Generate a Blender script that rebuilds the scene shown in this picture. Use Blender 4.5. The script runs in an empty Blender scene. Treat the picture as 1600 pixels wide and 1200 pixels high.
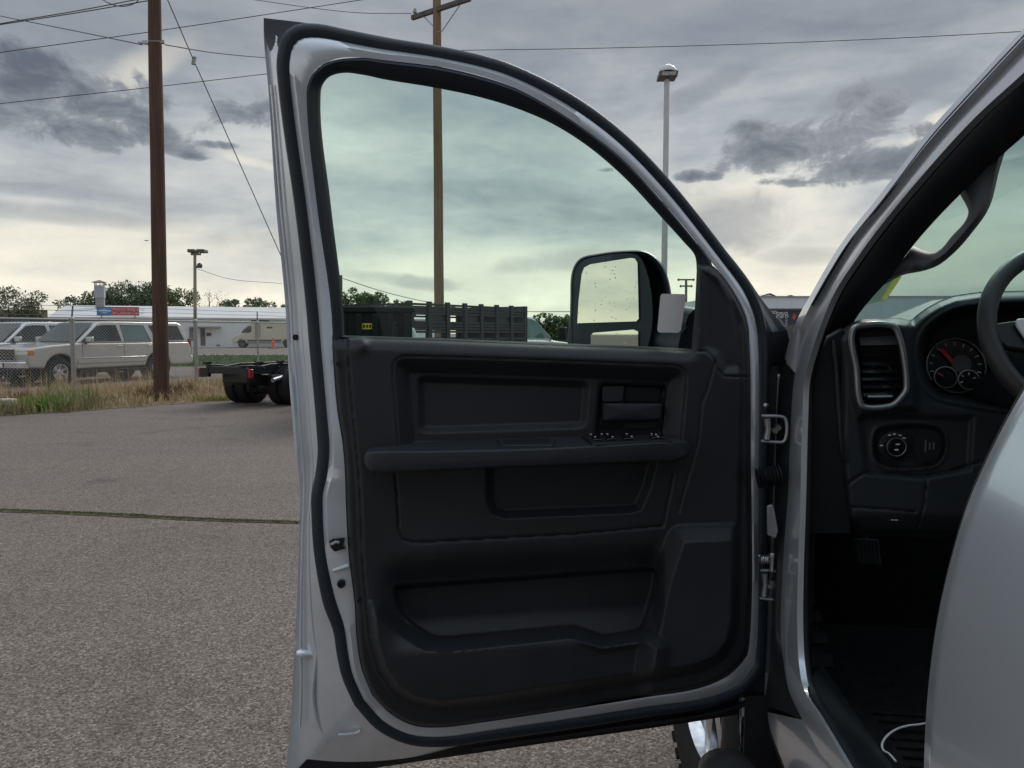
import bpy, bmesh, math, random
import numpy as np
from mathutils import Vector, Matrix

random.seed(7)
rng = np.random.default_rng(7)
scene = bpy.context.scene
rad = math.radians

# ------------------------------------------------------------------ camera
EYE = np.array([0.0, 0.0, 1.5])          # a person standing beside the open door
FPX, CX, CY = 1200.0, 800.0, 600.0       # focal length and centre of a 1600 x 1200 frame
PITCH = math.atan(80 / 1200.0)
cam_data = bpy.data.cameras.new('camera')
cam_data.sensor_width = 36.0
cam_data.lens = 36.0 * FPX / 1600.0
cam_data.clip_start = 0.02
cam_data.clip_end = 3000
cam = bpy.data.objects.new('camera', cam_data)
scene.collection.objects.link(cam)
cam.location = EYE
cam.rotation_euler = (math.pi / 2 - PITCH, 0, 0)
scene.camera = cam

# ------------------------------------------------------------------ picture settings
scene.view_settings.view_transform = 'Standard'
scene.view_settings.look = 'None'
scene.view_settings.gamma = 1.0
scene.view_settings.use_curve_mapping = False
scene.view_settings.exposure = 0.42
scene.render.engine = 'CYCLES'
scene.cycles.use_denoising = True
scene.cycles.max_bounces = 8
scene.cycles.transparent_max_bounces = 12
scene.cycles.caustics_reflective = False
scene.cycles.caustics_refractive = False
scene.cycles.sample_clamp_indirect = 4.0

# ------------------------------------------------------------------ sun and sky
SUN_EL, SUN_AZ = rad(38), rad(24)         # behind the clouds, ahead and to the right
sun_data = bpy.data.lights.new('sun', 'SUN')
sun_data.energy = 1.4
sun_data.angle = rad(25)
sun_data.color = (1.0, 0.95, 0.87)
sun = bpy.data.objects.new('sun', sun_data)
scene.collection.objects.link(sun)
sun_dir = Vector((math.sin(SUN_AZ) * math.cos(SUN_EL), math.cos(SUN_AZ) * math.cos(SUN_EL), math.sin(SUN_EL)))
sun.rotation_euler = (-sun_dir).to_track_quat('-Z', 'Y').to_euler()
sun.location = (0, 0, 30)

world = bpy.data.worlds.new('World')
scene.world = world
world.use_nodes = True
world.cycles.sampling_method = 'MANUAL'
world.cycles.sample_map_resolution = 128
wt = world.node_tree
wt.nodes.clear()


class NT:
    """tiny expression helper around a node tree"""
    def __init__(s, tree): s.t = tree
    def node(s, kind, **kw):
        n = s.t.nodes.new(kind)
        for k, v in kw.items(): setattr(n, k, v)
        return n
    def put(s, sock, val):
        if isinstance(val, bpy.types.NodeSocket): s.t.links.new(val, sock)
        else: sock.default_value = val
    def m(s, op, a, b=0.0, c=0.0, clamp=False):
        n = s.node('ShaderNodeMath', operation=op); n.use_clamp = clamp
        s.put(n.inputs[0], a); s.put(n.inputs[1], b); s.put(n.inputs[2], c)
        return n.outputs[0]
    def vm(s, op, a, b=(0, 0, 0)):
        n = s.node('ShaderNodeVectorMath', operation=op)
        s.put(n.inputs[0], a); s.put(n.inputs[1], b)
        return n.outputs[1] if op in ('DOT_PRODUCT', 'LENGTH') else n.outputs[0]
    def noise(s, vec, scale, detail=5, rough=0.55, dist=0.0, dim='3D'):
        n = s.node('ShaderNodeTexNoise', noise_dimensions=dim)
        s.put(n.inputs['Vector'], vec)
        n.inputs['Scale'].default_value = scale; n.inputs['Detail'].default_value = detail
        n.inputs['Roughness'].default_value = rough; n.inputs['Distortion'].default_value = dist
        return n.outputs[0]
    def ramp(s, fac, stops, interp='LINEAR'):
        n = s.node('ShaderNodeValToRGB'); cr = n.color_ramp; cr.interpolation = interp
        while len(cr.elements) < len(stops): cr.elements.new(0.5)
        for e, (p, c) in zip(cr.elements, stops):
            e.position = p; e.color = tuple(c) + ((1,) if len(c) == 3 else ())
        s.put(n.inputs[0], fac)
        return n.outputs[0]
    def mix(s, fac, a, b, mode='MIX'):
        n = s.node('ShaderNodeMix', data_type='RGBA', blend_type=mode)
        s.put(n.inputs[0], fac); s.put(n.inputs[6], a); s.put(n.inputs[7], b)
        return n.outputs[2]
    def smooth(s, x, lo, hi):
        n = s.node('ShaderNodeMapRange', interpolation_type='SMOOTHSTEP')
        s.put(n.inputs[0], x); n.inputs[1].default_value = lo; n.inputs[2].default_value = hi
        return n.outputs[0]
    def comb(s, x, y, z):
        n = s.node('ShaderNodeCombineXYZ')
        s.put(n.inputs[0], x); s.put(n.inputs[1], y); s.put(n.inputs[2], z)
        return n.outputs[0]


def ray(px, py):
    a = (np.asarray(px, float) - CX) / FPX
    b = (CY - np.asarray(py, float)) / FPX
    c, s_ = math.cos(PITCH), math.sin(PITCH)
    return np.stack([a + 0 * b, c + b * s_ + 0 * a, b * c - s_ + 0 * a], -1)


def build_sky():
    w = NT(wt)
    tc = w.node('ShaderNodeTexCoord').outputs['Generated']
    d = w.vm('NORMALIZE', tc)
    sep = w.node('ShaderNodeSeparateXYZ'); w.put(sep.inputs[0], d)
    x, y, z = sep.outputs
    el = w.m('ARCSINE', z)
    az = w.m('ARCTAN2', x, y)
    sky = w.node('ShaderNodeTexSky', sky_type='NISHITA')
    sky.sun_disc = False; sky.sun_elevation = SUN_EL; sky.sun_rotation = SUN_AZ
    blue = w.vm('SCALE', sky.outputs[0]); blue.node.inputs['Scale'].default_value = 0.08
    # a flat cloud deck seen in perspective
    zz = w.m('ADD', w.m('MAXIMUM', z, 0.0), 0.10)
    deck = w.comb(w.m('DIVIDE', x, zz), w.m('DIVIDE', y, zz), 0.0)
    streak = w.comb(w.m('MULTIPLY', az, 2.0), w.m('MULTIPLY', el, 6.5), 0.0)
    n1 = w.noise(w.vm('ADD', streak, (2.3, 0.9, 0.0)), 1.35, 5, 0.50, 0.35, '2D')
    n2 = w.noise(deck, 0.50, 4, 0.55, 0.0, '2D')
    n3 = w.noise(w.vm('ADD', streak, (4.1, 2.7, 0.0)), 4.5, 5, 0.60, 0.2, '2D')
    # overcast brightness by height
    base = w.ramp(w.m('MULTIPLY', el, 1 / 1.57), [
        (0.0, (0.61, 0.565, 0.49)), (0.035, (0.59, 0.56, 0.50)), (0.09, (0.50, 0.495, 0.475)),
        (0.155, (0.385, 0.395, 0.405)), (0.225, (0.235, 0.248, 0.278)), (0.30, (0.24, 0.255, 0.29)), (0.55, (0.56, 0.61, 0.68)), (1.0, (0.76, 0.83, 0.93))])
    k = w.m('ADD', w.m('MULTIPLY', w.m('SUBTRACT', n1, 0.5), 1.5), w.m('MULTIPLY', w.m('SUBTRACT', n2, 0.5), 0.45))
    k = w.m('ADD', k, w.m('MULTIPLY', w.m('SUBTRACT', n3, 0.5), 0.55))
    bright = w.m('MAXIMUM', w.m('ADD', 1.0, k), 0.35)
    s1 = w.vm('SCALE', base); w.put(s1.node.inputs['Scale'], bright)
    col = w.mix(w.smooth(k, -0.4, 0.3), w.mix(1.0, s1, (0.95, 0.985, 1.06, 1), 'MULTIPLY'), w.mix(1.0, s1, (1.04, 1.0, 0.94, 1), 'MULTIPLY'))
    # warm light where the sun sits low behind the deck, and torn dark cumulus below it
    ae = w.comb(az, el, 0.0)
    def blob(px, py, ra, re, tilt, soft, lo, hi, wob):
        dd = ray(px, py); dd = dd / np.linalg.norm(dd)
        mp = w.node('ShaderNodeMapping', vector_type='TEXTURE')
        w.put(mp.inputs[0], ae)
        mp.inputs['Location'].default_value = (math.atan2(dd[0], dd[1]), math.asin(dd[2]), 0)
        mp.inputs['Rotation'].default_value = (0, 0, -rad(tilt))
        mp.inputs['Scale'].default_value = (ra / FPX, re / FPX, 1)
        q = w.vm('DOT_PRODUCT', mp.outputs[0], mp.outputs[0])
        q = w.m('SUBTRACT', w.m('MULTIPLY_ADD', wob, soft, 1.0 - 0.5 * soft), q)
        return w.smooth(q, lo, hi)
    puff = w.noise(w.comb(w.m('MULTIPLY', az, 12.0), w.m('MULTIPLY', el, 19.0), 0.0), 1.3, 7, 0.62, 0.3, '2D')
    glow = None
    for g in [(1165, 300, 95, 22, 4, 2.2, -0.3, 1.2), (1190, 330, 150, 60, 10, 1.4, -0.5, 1.6), (860, 425, 330, 40, 0, 1.6, -0.6, 1.5), (1350, 410, 260, 50, 0, 1.5, -0.6, 1.5),
              (60, 385, 330, 40, -5, 1.6, -0.5, 1.6), (210, 115, 95, 24, -36, 1.8, -0.5, 1.6), (1455, 200, 50, 16, -30, 2.0, -.4, 1.3), (140, 172, 90, 10, 20, 2.0, -0.3, 1.2), (400, 255, 60, 8, 12, 2.0, -.3, 2.0)]:
        b = blob(*g, puff); glow = b if glow is None else w.m('MAXIMUM', glow, b)
    col = w.mix(w.m('MULTIPLY', glow, 0.64), col, (0.80, 0.715, 0.58, 1))
    # soft banks of darker deck
    dark = None
    for g, amt in [((1000, -10, 520, 90, 0, 1.2, -0.8, 1.5), 0.55), ((560, -40, 400, 80, 0, 1.2, -0.8, 1.5), 0.45), ((100, 10, 320, 60, 0, 1.4, -0.8, 1.5), 0.5),
                   ((1400, 142, 120, 26, -10, 1.8, -0.3, 1.0), 0.75), ((1155, 345, 95, 50, -10, 1.8, -0.2, 1.0), 0.62), ((1100, 140, 90, 20, -24, 2.0, -0.2, 0.9), 0.62),
                   ((700, 190, 330, 50, 6, 1.8, -0.6, 1.4), 0.3), ((760, 300, 280, 26, 4, 1.8, -0.6, 1.4), 0.22), ((40, 330, 190, 14, 3, 1.8, -0.4, 1.1), 0.45), ((90, 300, 130, 10, 0, 1.8, -0.4, 1.1), 0.3),
                   ((880, 405, 120, 20, -8, 2.2, -0.3, 1.0), 0.4), ((640, 440, 110, 12, 6, 2.2, -0.3, 1.0), 0.5), ((1260, 400, 70, 16, 0, 2.0, -.3, 1.0), 0.35)]:
        b = w.m('MULTIPLY', blob(*g, puff), amt); dark = b if dark is None else w.m('MAXIMUM', dark, b)
    col = w.mix(dark, col, (0.185, 0.194, 0.225, 1))
    # torn cumulus with hard edges
    field = None
    for px, py, ra, re, tilt, off in [(90, 128, 168, 54, 12, 0.00), (50, 188, 134, 28, 4, 0.00), (200, 178, 106, 28, 26, 0.06), (1205, 232, 103, 38, -6, 0.00),
                   (1342, 212, 69, 71, 25, 0.10), (1370, 252, 134, 24, -4, 0.10), (1170, 200, 56, 14, 0, 0.36), (395, 175, 67, 26, 0, 0.30),
                   (298, 243, 27, 9, 10, 0.36), (340, 226, 56, 7, 0, 0.60), (1078, 275, 29, 11, 0, 0.24), (1118, 276, 22, 9, 0, 0.36),
                   (1235, 285, 67, 12, 4, 0.48), (1420, 205, 40, 14, 0, 0.24), (945, 265, 22, 6, 0, 0.48)]:
        dd = ray(px, py); dd = dd / np.linalg.norm(dd)
        mp = w.node('ShaderNodeMapping', vector_type='TEXTURE')
        w.put(mp.inputs[0], ae)
        mp.inputs['Location'].default_value = (math.atan2(dd[0], dd[1]), math.asin(dd[2]), 0)
        mp.inputs['Rotation'].default_value = (0, 0, -rad(tilt))
        mp.inputs['Scale'].default_value = (ra / FPX, re / FPX, 1)
        q = w.m('SUBTRACT', 1.0 - off, w.vm('DOT_PRODUCT', mp.outputs[0], mp.outputs[0]))
        if field is None: field = q
        else:
            mx = w.node('ShaderNodeMath', operation='SMOOTH_MAX'); w.put(mx.inputs[0], field); w.put(mx.inputs[1], q); mx.inputs[2].default_value = 0.5
            field = mx.outputs[0]
    fld = w.m('ADD', field, w.m('MULTIPLY', w.m('SUBTRACT', puff, 0.5), 3.2))
    cum = w.m('MULTIPLY', w.smooth(fld, -0.02, 0.55), 0.98)
    shade = w.mix(w.smooth(fld, 0.0, 1.5), (0.25, 0.255, 0.275, 1), (0.095, 0.103, 0.128, 1))
    col = w.mix(cum, col, shade)
    col = w.mix(0.05, col, blue)
    col = w.mix(1.0, col, (0.965, 1.0, 1.005, 1), 'MULTIPLY')
    # below the horizon the ground takes over
    col = w.mix(w.smooth(z, -0.02, -0.10), col, (0.16, 0.155, 0.15, 1))
    bg = w.node('ShaderNodeBackground'); w.put(bg.inputs[0], col); bg.inputs[1].default_value = 1.0
    out = w.node('ShaderNodeOutputWorld'); wt.links.new(bg.outputs[0], out.inputs[0])


build_sky()

# ------------------------------------------------------------------ materials
MATS = {}


def mat(name, col, rough=0.5, metal=0.0, spec=0.5, bump=None, var=None, coat=0.0, emit=None, alpha=None):
    if name in MATS: return MATS[name]
    m = bpy.data.materials.new(name); m.use_nodes = True
    t = m.node_tree; n = NT(t); p = t.nodes['Principled BSDF']
    p.inputs['Base Color'].default_value = tuple(col) + (1,)
    p.inputs['Roughness'].default_value = rough
    p.inputs['Metallic'].default_value = metal
    p.inputs['Specular IOR Level'].default_value = spec
    p.inputs['Coat Weight'].default_value = coat
    p.inputs['Coat Roughness'].default_value = 0.06
    obj = n.node('ShaderNodeTexCoord').outputs['Object']
    if var:
        sc, lo, hi = var[:3]
        f = n.noise(obj, sc, 6, 0.6)
        c = n.ramp(f, [(0.28, [v * lo for v in col]), (0.72, [v * hi for v in col])])
        t.links.new(c, p.inputs['Base Color'])
        t.links.new(n.m('ADD', rough - 0.06, n.m('MULTIPLY', f, 0.12)), p.inputs['Roughness'])
    if bump:
        b = n.node('ShaderNodeBump'); b.inputs['Strength'].default_value = bump[1]; b.inputs['Distance'].default_value = bump[2]
        t.links.new(n.noise(obj, bump[0], 4, 0.6), b.inputs['Height']); t.links.new(b.outputs[0], p.inputs['Normal'])
    MATS[name] = m
    return m


def wood_mat(name, col):
    m = bpy.data.materials.new(name); m.use_nodes = True; t = m.node_tree; n = NT(t); p = t.nodes['Principled BSDF']
    o = n.node('ShaderNodeTexCoord').outputs['Object']
    g = n.vm('MULTIPLY', o, (30.0, 30.0, 0.7))
    f = n.noise(g, 1.0, 6, 0.65, 0.6); b2 = n.noise(o, 1.3, 4, 0.6)
    c = n.ramp(n.m('ADD', n.m('MULTIPLY', f, 0.75), n.m('MULTIPLY', b2, 0.25)), [(0.3, [v * 0.45 for v in col]), (0.52, col), (0.75, [v * 1.5 for v in col])])
    t.links.new(c, p.inputs['Base Color']); p.inputs['Roughness'].default_value = 0.85; p.inputs['Specular IOR Level'].default_value = 0.2
    b = n.node('ShaderNodeBump'); b.inputs['Strength'].default_value = 0.7; b.inputs['Distance'].default_value = 0.02
    t.links.new(f, b.inputs['Height']); t.links.new(b.outputs[0], p.inputs['Normal'])
    return m


def glass_mat(name, tint, refl=1.0, rough=0.0):
    m = bpy.data.materials.new(name); m.use_nodes = True; t = m.node_tree; t.nodes.clear(); n = NT(t)
    tr = n.node('ShaderNodeBsdfTransparent'); tr.inputs[0].default_value = tuple(tint) + (1,)
    gl = n.node('ShaderNodeBsdfGlossy'); gl.inputs['Roughness'].default_value = rough
    lw = n.node('ShaderNodeFresnel'); lw.inputs[0].default_value = 1.45
    mx = n.node('ShaderNodeMixShader'); t.links.new(n.m('MULTIPLY', lw.outputs[0], refl), mx.inputs[0])
    t.links.new(tr.outputs[0], mx.inputs[1]); t.links.new(gl.outputs[0], mx.inputs[2])
    o = n.node('ShaderNodeOutputMaterial'); t.links.new(mx.outputs[0], o.inputs[0])
    return m


SILVER = mat('silver paint', (0.76, 0.80, 0.86), 0.28, 0.6, 0.5, bump=(900, 0.03, 0.001), coat=1.0)
SILVER_IN = mat('silver inner paint', (0.77, 0.82, 0.89), 0.31, 0.5, 0.5, bump=(40, 0.05, 0.004), var=(9, 0.9, 1.08), coat=0.3)
RUBBER = mat('black rubber', (0.013, 0.0145, 0.019), 0.55, 0, 0.4, var=(30, 0.8, 1.3))
FRAME_BLACK = mat('black frame rubber with sky sheen', (0.020, 0.029, 0.042), 0.42, 0, 0.5, var=(20, 0.85, 1.2))  # blue tint puts sky sheen and haze into the black rubber colour
PLASTIC = mat('charcoal moulded plastic', (0.021, 0.0235, 0.029), 0.50, 0, 0.5, bump=(700, 0.5, 0.0014), var=(7, 0.8, 1.25))
PLASTIC_D = mat('dark moulded plastic', (0.013, 0.015, 0.019), 0.52, 0, 0.4, bump=(700, 0.3, 0.001), var=(14, 0.88, 1.15))
DASH_M = mat('dash plastic', (0.025, 0.030, 0.036), 0.55, 0, 0.4, bump=(800, 0.3, 0.001), var=(12, 0.9, 1.1))
ARM_M = mat('soft armrest vinyl', (0.028, 0.031, 0.038), 0.46, 0, 0.45, bump=(600, 0.35, 0.0012), var=(12, 0.92, 1.1))
GLOSS_BLACK = mat('gloss black', (0.008, 0.008, 0.010), 0.18, 0, 0.5, var=(8, 0.9, 1.1))
BRIGHT = mat('bright steel', (0.62, 0.63, 0.65), 0.28, 1.0, var=(30, 0.85, 1.1))
ZINC = mat('painted hinge', (0.40, 0.41, 0.44), 0.4, 0.7, var=(30, 0.85, 1.1))
SATIN = mat('satin silver trim', (0.38, 0.40, 0.42), 0.38, 0.8, var=(20, 0.92, 1.06))
CARPET = mat('black carpet', (0.012, 0.012, 0.013), 0.95, 0, 0.1, bump=(400, 0.8, 0.004), var=(40, 0.6, 1.6))
RED = mat('needle red', (0.75, 0.03, 0.04), 0.4, var=(9, .95, 1.05))
WHITE_P = mat('white print', (0.72, 0.72, 0.72), 0.5, var=(9, .95, 1.05))
PAPER = mat('paper label', (0.86, 0.84, 0.84), 0.75, 0, 0.2, var=(30, 0.96, 1.03))
YELLOW = mat('yellow print', (0.62, 0.58, 0.08), 0.6, var=(30, 0.95, 1.04))
TYRE = mat('tyre rubber', (0.016, 0.016, 0.017), 0.78, 0, 0.3, bump=(60, 0.2, 0.004), var=(25, 0.8, 1.3))
CHROME = mat('chrome', (0.75, 0.76, 0.78), 0.12, 1.0, var=(6, 0.95, 1.04))
DOOR_GLASS = glass_mat('green tinted door glass', (0.80, 0.955, 0.89), 0.8)
WIND_GLASS = glass_mat('green tinted windscreen', (0.68, 0.93, 0.89), 0.5)


def asphalt_mat():
    m = bpy.data.materials.new('worn asphalt'); m.use_nodes = True; t = m.node_tree; n = NT(t); p = t.nodes['Principled BSDF']
    o = n.node('ShaderNodeTexCoord').outputs['Object']
    v = n.node('ShaderNodeTexVoronoi'); v.inputs['Scale'].default_value = 120; n.put(v.inputs['Vector'], o)
    grain = n.node('ShaderNodeSeparateColor'); t.links.new(v.outputs['Color'], grain.inputs[0])
    fine = n.noise(o, 330, 3, 0.7)
    big = n.noise(o, 0.5, 5, 0.6, 0.5)
    mid = n.noise(o, 5.0, 5, 0.65)
    stone = n.ramp(n.m('ADD', n.m('MULTIPLY', grain.outputs[0], 0.65), n.m('MULTIPLY', fine, 0.35)), [
        (0.15, (0.055, 0.041, 0.034)), (0.45, (0.138, 0.112, 0.096)), (0.75, (0.225, 0.189, 0.166)), (0.95, (0.52, 0.455, 0.41))])
    c = n.mix(n.m('MULTIPLY', n.smooth(big, 0.35, 0.7), 0.35), stone, n.mix(1.0, stone, (0.78, 0.77, 0.77, 1), 'MULTIPLY'))
    c = n.mix(n.m('MULTIPLY', n.smooth(mid, 0.5, 0.8), 0.30), c, n.mix(1.0, c, (1.25, 1.22, 1.18, 1), 'MULTIPLY'))
    # old spills and darker worn tracks
    oil = n.noise(o, 1.1, 4, 0.55, 0.8)
    c = n.mix(n.m('MULTIPLY', n.smooth(oil, 0.56, 0.72), 0.55), c, n.mix(1.0, c, (0.55, 0.53, 0.52, 1), 'MULTIPLY'))
    trk = n.noise(n.vm('MULTIPLY', o, (0.35, 1.6, 1.0)), 0.8, 4, 0.5, 0.4)
    c = n.mix(n.m('MULTIPLY', n.smooth(trk, 0.45, 0.65), 0.30), c, n.mix(1.0, c, (0.76, 0.75, 0.75, 1), 'MULTIPLY'))
    t.links.new(c, p.inputs['Base Color'])
    p.inputs['Roughness'].default_value = 0.82
    p.inputs['Specular IOR Level'].default_value = 0.35
    b = n.node('ShaderNodeBump'); b.inputs['Strength'].default_value = 0.6; b.inputs['Distance'].default_value = 0.004
    t.links.new(n.m('ADD', n.m('MULTIPLY', v.outputs['Distance'], -1.2), fine), b.inputs['Height']); t.links.new(b.outputs[0], p.inputs['Normal'])
    return m


ASPHALT = asphalt_mat()

# ------------------------------------------------------------------ geometry helpers
COL = scene.collection


def link(o):
    COL.objects.link(o); return o


def root_loc(o):
    v = Vector((0, 0, 0))
    while o is not None:
        v += o.location; o = o.parent
    return v


def thing(name, label, cat, loc=(0, 0, 0), rz=0.0, group=None):
    o = bpy.data.objects.new(name, None); link(o)
    o.empty_display_size = 0.2
    o.location = loc; o.rotation_euler = (0, 0, rz)
    tag(o, label, cat, group)
    return o


def tag(o, label, cat, group=None):
    o['label'] = label; o['category'] = cat
    if group: o['group'] = group
    return o


class MB:
    def __init__(s): s.v, s.f, s.mi, s.n = [], [], [], 0
    def add(s, verts, faces, mi=0):
        b = len(s.v)
        s.v.extend([tuple(map(float, p)) for p in verts])
        s.f.extend([tuple(i + b for i in f) for f in faces]); s.mi.extend([mi] * len(faces))
        return s
    def box(s, x0, x1, y0, y1, z0, z1, mi=0):
        v = [(x, y, z) for z in (z0, z1) for y in (y0, y1) for x in (x0, x1)]
        return s.add(v, [(0, 2, 3, 1), (4, 5, 7, 6), (0, 1, 5, 4), (2, 6, 7, 3), (0, 4, 6, 2), (1, 3, 7, 5)], mi)
    def obox(s, c, ax, ay, az, mi=0):
        c, ax, ay, az = [np.asarray(q, float) for q in (c, ax, ay, az)]
        v = [c + i * ax + j * ay + k * az for k in (-1, 1) for j in (-1, 1) for i in (-1, 1)]
        return s.add(v, [(0, 2, 3, 1), (4, 5, 7, 6), (0, 1, 5, 4), (2, 6, 7, 3), (0, 4, 6, 2), (1, 3, 7, 5)], mi)
    def tube(s, pts, r, n=8, closed=False, mi=0, flat=1.0, up=(0, 0, 1)):
        P = np.asarray(pts, float); N = len(P)
        R = np.full(N, r) if np.isscalar(r) else np.asarray(r, float)
        rings = []
        prev = None
        for i in range(N):
            a = P[i - 1] if (i > 0 or closed) else P[i]; b = P[(i + 1) % N] if (i < N - 1 or closed) else P[i]
            t = b - a; t = t / (np.linalg.norm(t) + 1e-12)
            u = np.asarray(up, float) if prev is None else prev
            if abs(np.dot(u, t)) > 0.95 and prev is None: u = np.array([1.0, 0, 0])
            u = u - np.dot(u, t) * t; u /= np.linalg.norm(u) + 1e-12
            w = np.cross(t, u); prev = u
            rings.append([P[i] + R[i] * (math.cos(k * 2 * math.pi / n) * u * flat + math.sin(k * 2 * math.pi / n) * w) for k in range(n)])
        v = [q for rg in rings for q in rg]; f = []
        for i in range(N if closed else N - 1):
            j = (i + 1) % N
            for k in range(n):
                f.append((i * n + k, i * n + (k + 1) % n, j * n + (k + 1) % n, j * n + k))
        if not closed:
            f.append(tuple(reversed(range(n)))); f.append(tuple((N - 1) * n + k for k in range(n)))
        return s.add(v, f, mi)
    def lathe(s, prof, c, axis, n=32, mi=0, closed=False):
        axis = np.asarray(axis, float); axis = axis / np.linalg.norm(axis); c = np.asarray(c, float)
        u = np.array([0, 0, 1.0]) if abs(axis[2]) < 0.9 else np.array([1.0, 0, 0])
        u = u - np.dot(u, axis) * axis; u /= np.linalg.norm(u); w = np.cross(axis, u)
        v = []; f = []
        for r_, h_ in prof:
            for k in range(n):
                a = 2 * math.pi * k / n
                v.append(c + axis * h_ + r_ * (math.cos(a) * u + math.sin(a) * w))
        m = len(prof)
        for i in range(m if closed else m - 1):
            j = (i + 1) % m
            for k in range(n):
                f.append((i * n + k, i * n + (k + 1) % n, j * n + (k + 1) % n, j * n + k))
        return s.add(v, f, mi)
    def prism(s, poly, vec, mi=0):
        P = [np.asarray(p, float) for p in poly]; vec = np.asarray(vec, float); N = len(P)
        v = P + [p + vec for p in P]
        f = [tuple(range(N)), tuple(reversed(range(N, 2 * N)))]
        f += [(i, i + N, (i + 1) % N + N, (i + 1) % N) for i in range(N)]
        return s.add(v, f, mi)
    def grid(s, rows, mi=0, closed=False):
        m = len(rows[0]); v = [p for r_ in rows for p in r_]; f = []
        for i in range(len(rows) - 1):
            for j in range(m if closed else m - 1):
                k = (j + 1) % m
                f.append((i * m + j, i * m + k, (i + 1) * m + k, (i + 1) * m + j))
        return s.add(v, f, mi)
    def build(s, name, mats, parent=None, world=False, smooth=38, bevel=0.0, fix=True, segs=2, weld=False):
        me = bpy.data.meshes.new(name)
        v = s.v
        if world and parent is not None:
            L = root_loc(parent); v = [(a - L.x, b - L.y, c - L.z) for a, b, c in v]
        me.from_pydata(v, [], s.f)
        ml = mats if isinstance(mats, (list, tuple)) else [mats]
        for q in ml: me.materials.append(q)
        if len(ml) > 1: me.polygons.foreach_set('material_index', s.mi)
        if fix:
            bm = bmesh.new(); bm.from_mesh(me)
            if weld: bmesh.ops.remove_doubles(bm, verts=bm.verts, dist=2e-5)
            bmesh.ops.recalc_face_normals(bm, faces=bm.faces); bm.to_mesh(me); bm.free()
        if smooth:
            me.polygons.foreach_set('use_smooth', [True] * len(me.polygons))
            me.set_sharp_from_angle(angle=rad(smooth))
        me.update()
        o = bpy.data.objects.new(name, me); link(o)
        if parent is not None: o.parent = parent
        if bevel:
            b = o.modifiers.new('bevel', 'BEVEL'); b.width = bevel; b.segments = segs; b.limit_method = 'ANGLE'; b.angle_limit = rad(40); b.harden_normals = False
        return o


def at_Y(px, py, Y):
    d = ray(px, py); return EYE + d * (Y / d[..., 1:2] if d.ndim > 1 else Y / d[1])


def at_Z(px, py, Z):
    d = ray(px, py); return EYE + d * ((Z - EYE[2]) / (d[..., 2:3] if d.ndim > 1 else d[2]))


def curve(pts, n, closed=False):
    """smooth curve through the points, evenly resampled"""
    P = np.asarray(pts, float); N = len(P); out = []
    idx = range(N if closed else N - 1)
    for i in idx:
        p1, p2 = P[i], P[(i + 1) % N]
        p0 = P[i - 1] if (i > 0 or closed) else 2 * p1 - p2
        p3 = P[(i + 2) % N] if (i + 2 < N or closed) else 2 * p2 - p1
        # centripetal-like tangents limited by the span lengths keep corners tight
        l0, l1, l2 = [max(np.linalg.norm(q), 1e-6) for q in (p1 - p0, p2 - p1, p3 - p2)]
        m1 = ((p1 - p0) / l0 + (p2 - p1) / l1) * 0.5 * l1
        m2 = ((p2 - p1) / l1 + (p3 - p2) / l2) * 0.5 * l1
        for t in np.linspace(0, 1, 12, endpoint=False):
            out.append((2 * t**3 - 3 * t**2 + 1) * p1 + (t**3 - 2 * t**2 + t) * m1 + (-2 * t**3 + 3 * t**2) * p2 + (t**3 - t**2) * m2)
    out.append(P[0] if closed else P[-1])
    out = np.array(out); L = np.concatenate([[0], np.cumsum(np.linalg.norm(np.diff(out, axis=0), axis=1))])
    q = np.linspace(0, L[-1], n, endpoint=not closed)
    return np.stack([np.interp(q, L, out[:, k]) for k in range(out.shape[1])], -1)


def rpoly(pts, r_, k=4):
    """polygon with small round corners"""
    P = np.asarray(pts, float); N = len(P); out = []
    for i in range(N):
        a, b, c = P[i - 1], P[i], P[(i + 1) % N]
        d0, d1 = a - b, c - b; l0, l1 = np.linalg.norm(d0), np.linalg.norm(d1); q = min(r_, l0 * .45, l1 * .45)
        p0, p1 = b + d0 / l0 * q, b + d1 / l1 * q
        for t in np.linspace(0, 1, k): out.append((1 - t) ** 2 * p0 + 2 * t * (1 - t) * b + t * t * p1)
    return np.array(out)


def smoothstep(x, a, b):
    t = np.clip((x - a) / (b - a), 0, 1); return t * t * (3 - 2 * t)


def sdf(X, Y, poly):
    """signed distance to a polygon, positive inside"""
    P = np.asarray(poly, float); d = np.full(X.shape, 1e9); ins = np.zeros(X.shape, bool)
    for i in range(len(P)):
        a, b = P[i], P[(i + 1) % len(P)]
        e = b - a; wx, wy = X - a[0], Y - a[1]
        t = np.clip((wx * e[0] + wy * e[1]) / (e @ e + 1e-12), 0, 1)
        d = np.minimum(d, np.hypot(wx - t * e[0], wy - t * e[1]))
        c = ((a[1] > Y) != (b[1] > Y)) & (X < (b[0] - a[0]) * (Y - a[1]) / (b[1] - a[1] + 1e-12) + a[0])
        ins ^= c
    return np.where(ins, d, -d)


def line_dist(X, Y, pts):
    P = np.asarray(pts, float); d = np.full(X.shape, 1e9)
    for a, b in zip(P[:-1], P[1:]):
        e = b - a; wx, wy = X - a[0], Y - a[1]
        t = np.clip((wx * e[0] + wy * e[1]) / (e @ e + 1e-12), 0, 1)
        d = np.minimum(d, np.hypot(wx - t * e[0], wy - t * e[1]))
    return d


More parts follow.
